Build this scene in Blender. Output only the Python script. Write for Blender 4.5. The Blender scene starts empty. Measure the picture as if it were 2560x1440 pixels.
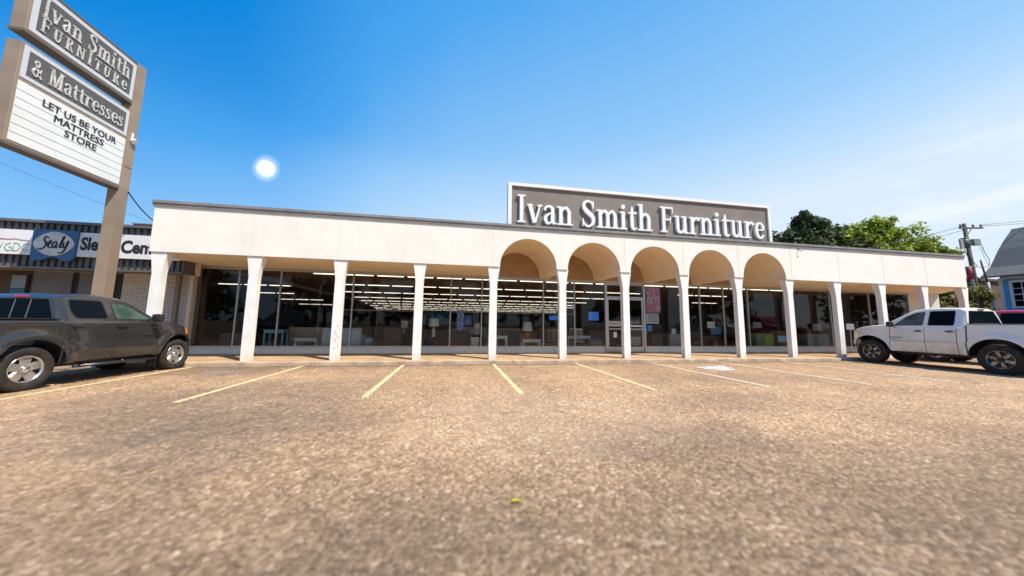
import bpy, bmesh, math, random
from mathutils import Vector, Matrix
random.seed(7)
S = bpy.context.scene
C = S.collection
R = math.radians
PI = math.pi

# ------------------------------------------------------------------ camera
cd = bpy.data.cameras.new("camera"); cam = bpy.data.objects.new("camera", cd); C.objects.link(cam)
yaw, pit, rol = R(10.1437), R(6.3295), R(0.7573)
F = Vector((math.sin(yaw)*math.cos(pit), math.cos(yaw)*math.cos(pit), math.sin(pit)))
Rt = Vector((math.cos(yaw), -math.sin(yaw), 0)); U = Rt.cross(F)
R2 = Rt*math.cos(rol) + U*math.sin(rol); U2 = -Rt*math.sin(rol) + U*math.cos(rol)
M = Matrix((R2, U2, -F)).transposed().to_4x4(); M.translation = Vector((0, 0, 1.35))
cam.matrix_world = M
cd.sensor_width = 36; cd.lens = 36*800/2560; cd.clip_start = .05; cd.clip_end = 6000
cd.dof.use_dof = True; cd.dof.focus_distance = 10.5; cd.dof.aperture_fstop = 0.38
S.camera = cam
S.view_settings.view_transform = 'Standard'; S.view_settings.look = 'None'
S.view_settings.exposure = 0.62; S.view_settings.gamma = 1

# ------------------------------------------------------------------ sky and sun
SUN_EL, SUN_AZ = 57, 45            # azimuth from -Y towards +X
w = bpy.data.worlds.new("World"); S.world = w; w.use_nodes = True
nt = w.node_tree; N = nt.nodes; L = nt.links; N.clear()
def wn(t, **k):
    n = N.new(t)
    for a, b in k.items(): setattr(n, a, b)
    return n
sky = wn('ShaderNodeTexSky', sky_type='NISHITA', sun_disc=False)
sky.sun_elevation = R(SUN_EL)
sdir = Vector((math.sin(R(SUN_AZ)), -math.cos(R(SUN_AZ)), 0))
sky.sun_rotation = math.atan2(sdir.x, sdir.y); sky.air_density = 1.0; sky.dust_density = 0.6; sky.ozone_density = 2.5
hs = wn('ShaderNodeHueSaturation'); hs.inputs['Saturation'].default_value = 1.22; hs.inputs['Hue'].default_value=.492
L.new(sky.outputs[0], hs.inputs['Color'])
tc = wn('ShaderNodeTexCoord'); sep = wn('ShaderNodeSeparateXYZ'); L.new(tc.outputs['Generated'], sep.inputs[0])
# thin high cloud, thicker towards the right-hand horizon
mp = wn('ShaderNodeMapping'); mp.inputs['Scale'].default_value = (2.2, 2.2, 6.5); L.new(tc.outputs['Generated'], mp.inputs[0])
nz = wn('ShaderNodeTexNoise'); nz.inputs['Scale'].default_value = 1.6; nz.inputs['Detail'].default_value = 7; nz.inputs['Roughness'].default_value = .55
L.new(mp.outputs[0], nz.inputs['Vector'])
def mr(src, a, b, c=0, d=1, smooth=True):
    n = wn('ShaderNodeMapRange'); n.interpolation_type = 'SMOOTHSTEP' if smooth else 'LINEAR'
    L.new(src, n.inputs[0]); n.inputs[1].default_value = a; n.inputs[2].default_value = b; n.inputs[3].default_value = c; n.inputs[4].default_value = d
    return n.outputs[0]
def mt(op, a, b):
    n = wn('ShaderNodeMath', operation=op)
    for i, v in enumerate((a, b)):
        if hasattr(v, 'is_linked') or not isinstance(v, (int, float)): L.new(v, n.inputs[i])
        else: n.inputs[i].default_value = v
    return n.outputs[0]
def curve(src, pts):          # piecewise value curve over 0..1
    n = wn('ShaderNodeValToRGB'); e = n.color_ramp.elements
    while len(e) < len(pts): e.new(.5)
    for q, (p_, v_) in zip(e, pts): q.position = p_; q.color = (v_, v_, v_, 1)
    L.new(src, n.inputs[0]); return n.outputs[0]
gx_ = curve(mr(sep.outputs[0], -1, 1, 0, 1, False), [(0, 0), (.15, 0), (.28, .13), (.40, .42), (.5, .54), (.62, .60), (1, .66)])
hz_ = curve(mr(sep.outputs[2], -.2, 1, 0, 1, False), [(0, 1), (.25, .95), (.32, .86), (.45, .62), (.52, .47), (.56, .355), (.6, .29), (.78, .08), (1, 0)])
tt = mt('SUBTRACT', mt('ADD', gx_, hz_), .325)
pal = wn('ShaderNodeValToRGB'); e = pal.color_ramp.elements
for _ in range(3): e.new(.5)
K_ = 5.92
for q, (p_, c_) in zip(e, [(0, (.001, .25, .75)), (.30, (.080, .40, .90)), (.60, (.31, .61, .98)), (.85, (.53, .76, 1.0)), (1, (.74, .87, 1.0))]):
    q.position = p_; q.color = (*c_, 1)
L.new(tt, pal.inputs[0])
sc_ = wn('ShaderNodeVectorMath', operation='SCALE'); L.new(pal.outputs[0], sc_.inputs[0]); sc_.inputs['Scale'].default_value = K_
m0 = wn('ShaderNodeMix', data_type='RGBA'); m0.inputs[0].default_value = .94; L.new(hs.outputs[0], m0.inputs[6]); L.new(sc_.outputs[0], m0.inputs[7])
cl = mr(nz.outputs[0], .42, .66)
cloud = mt('MULTIPLY', mt('MULTIPLY', cl, mr(sep.outputs[0], .66, .90)), mr(sep.outputs[2], .46, .16))
mx = wn('ShaderNodeMix', data_type='RGBA'); L.new(mt('MULTIPLY', cloud, .85), mx.inputs[0]); L.new(m0.outputs[2], mx.inputs[6]); mx.inputs[7].default_value = (5.9, 6.0, 6.2, 1)
bg = wn('ShaderNodeBackground'); bg.inputs['Strength'].default_value = 0.11
L.new(mx.outputs[2], bg.inputs['Color'])
wo = wn('ShaderNodeOutputWorld'); L.new(bg.outputs[0], wo.inputs[0])

sl = bpy.data.lights.new("sun", 'SUN'); sun = bpy.data.objects.new("sun", sl); C.objects.link(sun)
sl.energy = 4.4; sl.angle = R(.5); sl.color = (1, .93, .82)
sd = Vector((sdir.x*math.cos(R(SUN_EL)), sdir.y*math.cos(R(SUN_EL)), math.sin(R(SUN_EL))))
sun.rotation_euler = sd.to_track_quat('Z', 'Y').to_euler()

# ------------------------------------------------------------------ materials
MATS = {}
def mat(name, col, rough=.6, metal=0, coat=0, spec=.5, noise=None, bump=None, emit=None, detail=None):
    """noise=(scale, amount[, second colour]); bump=(scale,strength,distance)"""
    if name in MATS: return MATS[name]
    m = bpy.data.materials.new(name); m.use_nodes = True; t = m.node_tree; n = t.nodes; l = t.links
    b = n['Principled BSDF']; b.inputs['Base Color'].default_value = (*col, 1); b.inputs['Roughness'].default_value = rough
    b.inputs['Metallic'].default_value = metal; b.inputs['Coat Weight'].default_value = coat; b.inputs['Specular IOR Level'].default_value = spec
    b.inputs['Coat Roughness'].default_value = .04
    if noise or bump: co = n.new('ShaderNodeTexCoord')
    if noise:
        x = n.new('ShaderNodeTexNoise'); x.inputs['Scale'].default_value = noise[0]; x.inputs['Detail'].default_value = 6; x.inputs['Roughness'].default_value = .6
        l.new(co.outputs['Object'], x.inputs['Vector'])
        r = n.new('ShaderNodeValToRGB'); c2 = noise[2] if len(noise) > 2 else tuple(c*(1-noise[1]) for c in col)
        r.color_ramp.elements[0].position = .35; r.color_ramp.elements[1].position = .62
        r.color_ramp.elements[0].color = (*c2, 1); r.color_ramp.elements[1].color = (*col, 1)
        l.new(x.outputs[0], r.inputs[0]); l.new(r.outputs[0], b.inputs['Base Color'])
    if bump:
        x = n.new('ShaderNodeTexNoise'); x.inputs['Scale'].default_value = bump[0]; x.inputs['Detail'].default_value = 5
        l.new(co.outputs['Object'], x.inputs['Vector'])
        k = n.new('ShaderNodeBump'); k.inputs['Strength'].default_value = bump[1]; k.inputs['Distance'].default_value = bump[2]
        l.new(x.outputs[0], k.inputs['Height']); l.new(k.outputs[0], b.inputs['Normal'])
    if emit: b.inputs['Emission Color'].default_value = (*emit[0], 1); b.inputs['Emission Strength'].default_value = emit[1]
    MATS[name] = m; return m

def brick_mat(name, c1, c2, mortar, sx, sz, axis='X', gap=.02):
    m = bpy.data.materials.new(name); m.use_nodes = True; t = m.node_tree; n = t.nodes; l = t.links
    b = n['Principled BSDF']; b.inputs['Roughness'].default_value = .85
    co = n.new('ShaderNodeTexCoord'); sp = n.new('ShaderNodeSeparateXYZ'); l.new(co.outputs['Object'], sp.inputs[0])
    cb = n.new('ShaderNodeCombineXYZ'); l.new(sp.outputs[0 if axis == 'X' else 1], cb.inputs[0]); l.new(sp.outputs[2], cb.inputs[1])
    br = n.new('ShaderNodeTexBrick'); l.new(cb.outputs[0], br.inputs[0]); br.inputs['Scale'].default_value = 1
    br.inputs['Color1'].default_value = (*c1, 1); br.inputs['Color2'].default_value = (*c2, 1); br.inputs['Mortar'].default_value = (*mortar, 1)
    br.inputs['Brick Width'].default_value = sx; br.inputs['Row Height'].default_value = sz; br.inputs['Mortar Size'].default_value = gap*sz*8
    l.new(br.outputs[0], b.inputs['Base Color'])
    k = n.new('ShaderNodeBump'); k.inputs['Strength'].default_value = .5; k.inputs['Distance'].default_value = .006; k.invert = True
    l.new(br.outputs['Fac'], k.inputs['Height']); l.new(k.outputs[0], b.inputs['Normal'])
    MATS[name] = m; return m

STUCCO = mat('stucco_cream', (.83, .79, .72), .9, noise=(1.3, .07), bump=(38, .35, .01))
def streaks(m, amt):
    t = m.node_tree; n = t.nodes; l = t.links; b = n['Principled BSDF']; src = b.inputs['Base Color'].links[0].from_socket
    co = n.new('ShaderNodeTexCoord'); mp_ = n.new('ShaderNodeMapping'); mp_.inputs['Scale'].default_value = (5, 5, .35); l.new(co.outputs['Object'], mp_.inputs[0])
    x = n.new('ShaderNodeTexNoise'); x.inputs['Scale'].default_value = 1.2; x.inputs['Detail'].default_value = 8; x.inputs['Roughness'].default_value = .7; l.new(mp_.outputs[0], x.inputs['Vector'])
    r2 = n.new('ShaderNodeMapRange'); r2.inputs[1].default_value = .52; r2.inputs[2].default_value = .75; r2.inputs[4].default_value = amt; l.new(x.outputs[0], r2.inputs[0])
    mx_ = n.new('ShaderNodeMix'); mx_.data_type = 'RGBA'; l.new(r2.outputs[0], mx_.inputs[0]); l.new(src, mx_.inputs[6]); mx_.inputs[7].default_value = (.42, .38, .32, 1); l.new(mx_.outputs[2], b.inputs['Base Color'])
COLW = mat('column_plaster', (.84, .82, .78), .85, noise=(3, .10), bump=(30, .3, .008))
streaks(STUCCO, .11); streaks(COLW, .12)
SOFF = mat('soffit_plaster', (.88, .71, .48), .9, noise=(1.2, .1), bump=(20, .2, .01))
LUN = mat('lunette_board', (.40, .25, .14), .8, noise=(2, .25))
FLASH = mat('flashing_metal', (.27, .255, .25), .55, metal=.1, noise=(2, .25))
ALU = mat('aluminium', (.42, .44, .47), .35, metal=.7)
DALU = mat('dull_aluminium', (.42, .39, .36), .5, metal=.4)
CONC = mat('walkway_concrete', (.50, .33, .185), .8, noise=(1.4, .3), bump=(25, .3, .01))
KERB = mat('kerb_concrete', (.56, .42, .30), .85, noise=(2.2, .4), bump=(30, .4, .01))
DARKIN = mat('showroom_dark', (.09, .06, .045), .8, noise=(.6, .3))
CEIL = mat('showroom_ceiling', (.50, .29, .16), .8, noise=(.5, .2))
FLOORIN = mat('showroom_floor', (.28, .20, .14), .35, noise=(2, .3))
TUBE = mat('lit_tube', (.9, .9, .85), .4, emit=((1, .88, .70), 1.5))
PWHITE = mat('painted_white', (.78, .78, .77), .6, noise=(4, .06))
BLACK = mat('black_matte', (.012, .012, .013), .6)
RUBBER = mat('tyre_rubber', (.013, .011, .010), .8, noise=(9, .4, (.036, .026, .019)), bump=(40, .4, .006))
CHROME = mat('chrome', (.75, .75, .76), .14, metal=1)
ALLOY = mat('alloy_wheel', (.62, .62, .63), .24, metal=.9, noise=(6, .2))
WOODP = mat('weathered_pole_wood', (.15, .125, .105), .9, noise=(3, .4), bump=(20, .4, .01))
POLE = mat('sign_pole_paint', (.30, .225, .165), .65, noise=(1.5, .18), bump=(12, .15, .006))
SIGNG = mat('sign_grey', (.105, .095, .092), .55, noise=(2, .15))
SIGNB = mat('sign_border', (.55, .56, .60), .45)
LETW = mat('letter_white', (.80, .80, .81), .4)
LETOLD = mat('letter_aged_white', (.66, .65, .62), .5, noise=(14, .5), bump=(30, .2, .004))
LETBLK = mat('letter_black', (.02, .02, .022), .5)

def glass_mat(name, tint, refl=1.0):
    m = bpy.data.materials.new(name); m.use_nodes = True; t = m.node_tree; n = t.nodes; l = t.links; n.clear()
    o = n.new('ShaderNodeOutputMaterial'); a = n.new('ShaderNodeBsdfTransparent'); a.inputs[0].default_value = (*tint, 1)
    g = n.new('ShaderNodeBsdfGlossy'); g.inputs['Roughness'].default_value = .01; g.inputs[0].default_value = (refl, refl, refl, 1)
    f = n.new('ShaderNodeFresnel'); f.inputs[0].default_value = 1.38; mm = n.new('ShaderNodeMixShader')
    co = n.new('ShaderNodeTexCoord'); x = n.new('ShaderNodeTexNoise'); x.inputs['Scale'].default_value = .7; l.new(co.outputs['Object'], x.inputs['Vector'])
    k = n.new('ShaderNodeBump'); k.inputs['Strength'].default_value = .12; k.inputs['Distance'].default_value = .03; l.new(x.outputs[0], k.inputs['Height'])
    l.new(k.outputs[0], g.inputs['Normal'])
    l.new(f.outputs[0], mm.inputs[0]); l.new(a.outputs[0], mm.inputs[1]); l.new(g.outputs[0], mm.inputs[2]); l.new(mm.outputs[0], o.inputs[0])
    MATS[name] = m; return m
GLASS = glass_mat('shop_glass', (.90, .92, .91))

# ground: exposed aggregate with broad stained patches
def ground_mat():
    m = bpy.data.materials.new('aggregate_asphalt'); m.use_nodes = True; t = m.node_tree; n = t.nodes; l = t.links
    b = n['Principled BSDF']; b.inputs['Roughness'].default_value = .82; b.inputs['Specular IOR Level'].default_value = .35
    co = n.new('ShaderNodeTexCoord')
    def vor(s, feat='F1'):
        v = n.new('ShaderNodeTexVoronoi'); v.feature = feat; v.inputs['Scale'].default_value = s; l.new(co.outputs['Object'], v.inputs['Vector']); return v
    def noi(s, d=5, rg=.6):
        v = n.new('ShaderNodeTexNoise'); v.inputs['Scale'].default_value = s; v.inputs['Detail'].default_value = d; v.inputs['Roughness'].default_value = rg
        l.new(co.outputs['Object'], v.inputs['Vector']); return v
    def ramp(src, stops):
        r = n.new('ShaderNodeValToRGB'); e = r.color_ramp.elements
        while len(e) < len(stops): e.new(.5)
        for q, (p_, c_) in zip(e, stops): q.position = p_; q.color = (*c_, 1)
        l.new(src, r.inputs[0]); return r.outputs[0]
    def mixc(f, a, c, mode='MIX'):
        x = n.new('ShaderNodeMix'); x.data_type = 'RGBA'; x.blend_type = mode
        if isinstance(f, (int, float)): x.inputs[0].default_value = f
        else: l.new(f, x.inputs[0])
        l.new(a, x.inputs[6]); l.new(c, x.inputs[7]) if not isinstance(c, tuple) else setattr(x.inputs[7], 'default_value', (*c, 1)); return x.outputs[2]
    def mul(a, c):
        x = n.new('ShaderNodeMath'); x.operation = 'MULTIPLY'; l.new(a, x.inputs[0])
        if isinstance(c, (int, float)): x.inputs[1].default_value = c
        else: l.new(c, x.inputs[1])
        return x.outputs[0]
    v1 = vor(33); v2 = vor(78)
    stone = ramp(v1.outputs['Color'], [(0, (.045, .028, .020)), (.3, (.125, .076, .046)), (.55, (.215, .135, .085)), (.8, (.33, .225, .155)), (1, (.60, .47, .38))])
    fine = ramp(v2.outputs['Color'], [(0, (.065, .042, .028)), (.5, (.19, .12, .070)), (1, (.33, .24, .165))])
    base = mixc(.42, stone, fine)
    base = mixc(1.0, base, (1.12, 1.12, 1.06), 'MULTIPLY')
    # warm rusty, grey-blue grains
    base = mixc(ramp(noi(30, 3).outputs[0], [(.55, (0, 0, 0)), (.72, (.3, .3, .3))]), base, (.20, .115, .045))
    base = mixc(ramp(noi(37, 3).outputs[0], [(.6, (0, 0, 0)), (.72, (.45, .45, .45))]), base, (.13, .12, .125))
    # large tone variation
    big = ramp(noi(.42, 6, .62).outputs[0], [(.32, (.78, .77, .76)), (.5, (.95, .95, .95)), (.66, (1.10, 1.09, 1.08))])
    base = mixc(1.0, base, big, 'MULTIPLY')
    med = ramp(noi(2.6, 6, .7).outputs[0], [(.33, (.84, .84, .83)), (.55, (1.02, 1.02, 1.02)), (.7, (1.12, 1.11, 1.10))])
    base = mixc(1.0, base, med, 'MULTIPLY')
    # tarry wear near the kerb and between the bays
    sp = n.new('ShaderNodeSeparateXYZ'); l.new(co.outputs['Object'], sp.inputs[0])
    def mrg(src, a, c):
        x = n.new('ShaderNodeMapRange'); x.interpolation_type = 'SMOOTHSTEP'; l.new(src, x.inputs[0]); x.inputs[1].default_value = a; x.inputs[2].default_value = c; return x.outputs[0]
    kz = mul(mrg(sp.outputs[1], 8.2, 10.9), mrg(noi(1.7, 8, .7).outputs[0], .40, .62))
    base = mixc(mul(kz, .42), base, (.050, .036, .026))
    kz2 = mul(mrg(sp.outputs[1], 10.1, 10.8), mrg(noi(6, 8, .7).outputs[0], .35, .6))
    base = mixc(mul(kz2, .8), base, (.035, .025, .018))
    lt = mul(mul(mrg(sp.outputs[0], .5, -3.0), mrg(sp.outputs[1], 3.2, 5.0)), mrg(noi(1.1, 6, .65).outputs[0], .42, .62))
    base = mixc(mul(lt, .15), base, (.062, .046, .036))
    lit_mid = mul(mrg(sp.outputs[1], 1.6, 4.6), mrg(noi(.5, 4).outputs[0], .0, .5))  # painted light: base colour brightened from the foreground into the middle distance
    w2 = n.new('ShaderNodeMix'); w2.data_type = 'RGBA'; l.new(lit_mid, w2.inputs[0]); w2.inputs[6].default_value = (1, 1, 1, 1); w2.inputs[7].default_value = (1.86, 1.80, 1.70, 1)
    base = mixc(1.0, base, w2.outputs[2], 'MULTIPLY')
    # broad oil and tyre-worn patches of their own shape; the last, pale one paints in brighter light
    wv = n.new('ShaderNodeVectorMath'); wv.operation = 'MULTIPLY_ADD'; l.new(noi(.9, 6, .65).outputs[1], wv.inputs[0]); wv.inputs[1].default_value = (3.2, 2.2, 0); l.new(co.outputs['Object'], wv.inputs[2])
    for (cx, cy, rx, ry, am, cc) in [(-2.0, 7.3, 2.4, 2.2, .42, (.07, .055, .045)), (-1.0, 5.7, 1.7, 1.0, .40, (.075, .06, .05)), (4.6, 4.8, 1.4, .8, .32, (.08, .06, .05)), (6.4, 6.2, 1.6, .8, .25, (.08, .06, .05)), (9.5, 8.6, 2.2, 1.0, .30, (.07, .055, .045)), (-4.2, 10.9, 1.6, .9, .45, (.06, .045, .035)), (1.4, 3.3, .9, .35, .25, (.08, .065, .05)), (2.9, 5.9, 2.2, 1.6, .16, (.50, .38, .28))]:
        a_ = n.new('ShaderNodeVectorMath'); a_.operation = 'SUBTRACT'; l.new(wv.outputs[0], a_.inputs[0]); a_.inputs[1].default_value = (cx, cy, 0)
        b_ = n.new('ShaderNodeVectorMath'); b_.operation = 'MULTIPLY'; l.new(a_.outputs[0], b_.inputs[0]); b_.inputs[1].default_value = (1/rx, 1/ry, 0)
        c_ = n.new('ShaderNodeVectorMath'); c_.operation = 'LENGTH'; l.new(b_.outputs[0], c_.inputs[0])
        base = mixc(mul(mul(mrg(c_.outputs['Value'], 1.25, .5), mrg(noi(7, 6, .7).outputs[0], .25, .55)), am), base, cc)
    # cracks
    cr = n.new('ShaderNodeTexVoronoi'); cr.feature = 'DISTANCE_TO_EDGE'; cr.inputs['Scale'].default_value = .33
    ws = n.new('ShaderNodeVectorMath'); ws.operation = 'ADD'; l.new(co.outputs['Object'], ws.inputs[0]); l.new(noi(1.3, 6).outputs[1], ws.inputs[1]); l.new(ws.outputs[0], cr.inputs['Vector'])
    ck = ramp(cr.outputs['Distance'], [(0, (1, 1, 1)), (.006, (0, 0, 0))])
    base = mixc(mul(ck, .45), base, (.03, .022, .018))
    l.new(base, b.inputs['Base Color'])
    k = n.new('ShaderNodeBump'); k.inputs['Strength'].default_value = .75; k.inputs['Distance'].default_value = .012; l.new(v1.outputs['Distance'], k.inputs['Height']); k.invert = True
    k2 = n.new('ShaderNodeBump'); k2.inputs['Strength'].default_value = .5; k2.inputs['Distance'].default_value = .02; l.new(noi(9, 6).outputs[0], k2.inputs['Height']); l.new(k.outputs[0], k2.inputs['Normal'])
    l.new(k2.outputs[0], b.inputs['Normal']); return m
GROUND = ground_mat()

def worn_paint(name, col, thr=.46):
    m = bpy.data.materials.new(name); m.use_nodes = True; t = m.node_tree; n = t.nodes; l = t.links
    b = n['Principled BSDF']; b.inputs['Base Color'].default_value = (*col, 1); b.inputs['Roughness'].default_value = .75
    co = n.new('ShaderNodeTexCoord'); a = n.new('ShaderNodeTexNoise'); a.inputs['Scale'].default_value = 16; a.inputs['Detail'].default_value = 8; a.inputs['Roughness'].default_value = .75
    l.new(co.outputs['Object'], a.inputs['Vector']); r = n.new('ShaderNodeValToRGB'); r.color_ramp.elements[0].position = thr-.08; r.color_ramp.elements[1].position = thr+.02
    l.new(a.outputs[0], r.inputs[0])
    tr = n.new('ShaderNodeBsdfTransparent'); mm = n.new('ShaderNodeMixShader'); l.new(r.outputs[0], mm.inputs[0]); l.new(tr.outputs[0], mm.inputs[1]); l.new(b.outputs[0], mm.inputs[2])
    l.new(mm.outputs[0], n['Material Output'].inputs[0]); return m

# ------------------------------------------------------------------ helpers
def tag(o, label=None, cat=None, group=None, kind=None):
    if label: o['label'] = label
    if cat: o['category'] = cat
    if group: o['group'] = group
    if kind: o['kind'] = kind
    return o
def thing(name, label, cat, loc=(0, 0, 0), rz=0, group=None):
    o = bpy.data.objects.new(name, None); o.empty_display_size = .2; C.objects.link(o); o.location = loc; o.rotation_euler = (0, 0, rz)
    return tag(o, label, cat, group)
def obj(name, bm, mats, parent=None, smooth=False, sharp=32):
    me = bpy.data.meshes.new(name)
    bmesh.ops.recalc_face_normals(bm, faces=bm.faces) if smooth != 'keep' else None
    bm.to_mesh(me); bm.free()
    for m in (mats if isinstance(mats, (list, tuple)) else [mats]): me.materials.append(m)
    if smooth:
        me.shade_smooth(); me.set_sharp_from_angle(angle=R(sharp))
    o = bpy.data.objects.new(name, me); C.objects.link(o)
    if parent: o.parent = parent
    return o
def B(): return bmesh.new()
def box(bm, x0, x1, y0, y1, z0, z1, mi=0, bev=0):
    vs = [bm.verts.new(v) for v in [(x0, y0, z0), (x1, y0, z0), (x1, y1, z0), (x0, y1, z0), (x0, y0, z1), (x1, y0, z1), (x1, y1, z1), (x0, y1, z1)]]
    fs = [bm.faces.new([vs[i] for i in f]) for f in [(0, 3, 2, 1), (4, 5, 6, 7), (0, 1, 5, 4), (1, 2, 6, 5), (2, 3, 7, 6), (3, 0, 4, 7)]]
    for f in fs: f.material_index = mi
    if bev:
        es = list({e for f in fs for e in f.edges}); r = bmesh.ops.bevel(bm, geom=es, offset=bev, segments=2, affect='EDGES', profile=.5)
        for f in r['faces']: f.material_index = mi
    return fs
def cyl(bm, p0, p1, r0, r1=None, seg=14, mi=0, caps=True):
    r1 = r0 if r1 is None else r1; p0 = Vector(p0); p1 = Vector(p1); d = (p1-p0).normalized()
    a = d.orthogonal().normalized(); b = d.cross(a)
    A = [bm.verts.new(p0+(a*math.cos(2*PI*i/seg)+b*math.sin(2*PI*i/seg))*r0) for i in range(seg)]
    D = [bm.verts.new(p1+(a*math.cos(2*PI*i/seg)+b*math.sin(2*PI*i/seg))*r1) for i in range(seg)]
    for i in range(seg):
        f = bm.faces.new([A[i], A[(i+1) % seg], D[(i+1) % seg], D[i]]); f.material_index = mi; f.smooth = True
    if caps:
        for q in (A[::-1], D): f = bm.faces.new(q); f.material_index = mi
def tube(bm, pts, r, seg=6, mi=0):
    for a, b in zip(pts, pts[1:]): cyl(bm, a, b, r, seg=seg, mi=mi)
def prism(bm, poly, f0, f1, mi=0):
    """poly: list of 2D points; f0,f1 map (u,v)->3D for the two faces"""
    A = [bm.verts.new(f0(*p)) for p in poly]; D = [bm.verts.new(f1(*p)) for p in poly]; n = len(poly)
    fs = [bm.faces.new(A[::-1]), bm.faces.new(D)]
    for i in range(n): fs.append(bm.faces.new([A[i], A[(i+1) % n], D[(i+1) % n], D[i]]))
    for f in fs: f.material_index = mi
def lathe(bm, prof, seg=40, mi=0, axis='X', o=(0, 0, 0)):
    """prof: (radius, along)"""
    rings = []
    for r, a in prof:
        rr = []
        for i in range(seg):
            t = 2*PI*i/seg; u, v = r*math.cos(t), r*math.sin(t)
            p = (a, u, v) if axis == 'X' else ((u, v, a) if axis == 'Z' else (u, a, v))
            rr.append(bm.verts.new((p[0]+o[0], p[1]+o[1], p[2]+o[2])))
        rings.append(rr)
    for A, D in zip(rings, rings[1:]):
        for i in range(seg):
            f = bm.faces.new([A[i], A[(i+1) % seg], D[(i+1) % seg], D[i]]); f.material_index = mi; f.smooth = True
def lerp(a, b, t): return a+(b-a)*t
def interp(x, tab):
    if x <= tab[0][0]: return tab[0][1]
    for (a, fa), (b, fb) in zip(tab, tab[1:]):
        if x <= b: return lerp(fa, fb, (x-a)/(b-a))
    return tab[-1][1]
def sm(t): t = max(0, min(1, t)); return t*t*(3-2*t)
def copy_tree(o, parent=None):
    c = o.copy(); C.objects.link(c); c.parent = parent
    for ch in KIDS(o): copy_tree(ch, c)
    return c
def KIDS(o): return [x for x in C.objects if x.parent == o]
def sweep(bm, path, w, mi=0):
    pass

# ------------------------------------------------------------------ lettering
def catmull(P, n=8):
    if len(P) < 3: return P
    out = []
    for i in range(len(P)-1):
        p0 = P[max(i-1, 0)]; p1 = P[i]; p2 = P[i+1]; p3 = P[min(i+2, len(P)-1)]
        for k in range(n):
            t = k/n; t2 = t*t; t3 = t2*t
            out.append(tuple(.5*((2*b)+(-a+c)*t+(2*a-5*b+4*c-d)*t2+(-a+3*b-3*c+d)*t3) for a, b, c, d in zip(p0, p1, p2, p3)))
    out.append(P[-1]); return out
def rib(P, smooth=True):
    """centre line of (x,y,width) -> list of quads strip (left,right)"""
    Q = catmull(P) if smooth else P
    Lf, Rg = [], []
    for i, q in enumerate(Q):
        a = Q[max(i-1, 0)]; b = Q[min(i+1, len(Q)-1)]
        dx, dy = b[0]-a[0], b[1]-a[1]; m = math.hypot(dx, dy) or 1
        nx, ny = -dy/m, dx/m; h = q[2]*.49
        Lf.append((q[0]+nx*h, q[1]+ny*h)); Rg.append((q[0]-nx*h, q[1]-ny*h))
    return (Lf, Rg)
def bar(x0, y0, x1, y1, w): return rib([(x0, y0, w), (x1, y1, w)], False)
T_ = .055
def stem(x, y0, y1, w=.145, tl=.09, tr=.09, bl=.09, br=.09):
    o = [bar(x, y0, x, y1, w)]
    if tl or tr: o.append(bar(x-w/2-tl, y1-T_/2, x+w/2+tr, y1-T_/2, T_))
    if bl or br: o.append(bar(x-w/2-bl, y0+T_/2, x+w/2+br, y0+T_/2, T_))
    return o
def arch_(x0, x1, top=.68, w=.14):
    return [rib([(x0, top-.22, .06), (x0+(x1-x0)*.35, top-.06, .09), (x0+(x1-x0)*.72, top-.055, .11), (x1, top-.2, w), (x1, top-.32, w)])]
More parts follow.
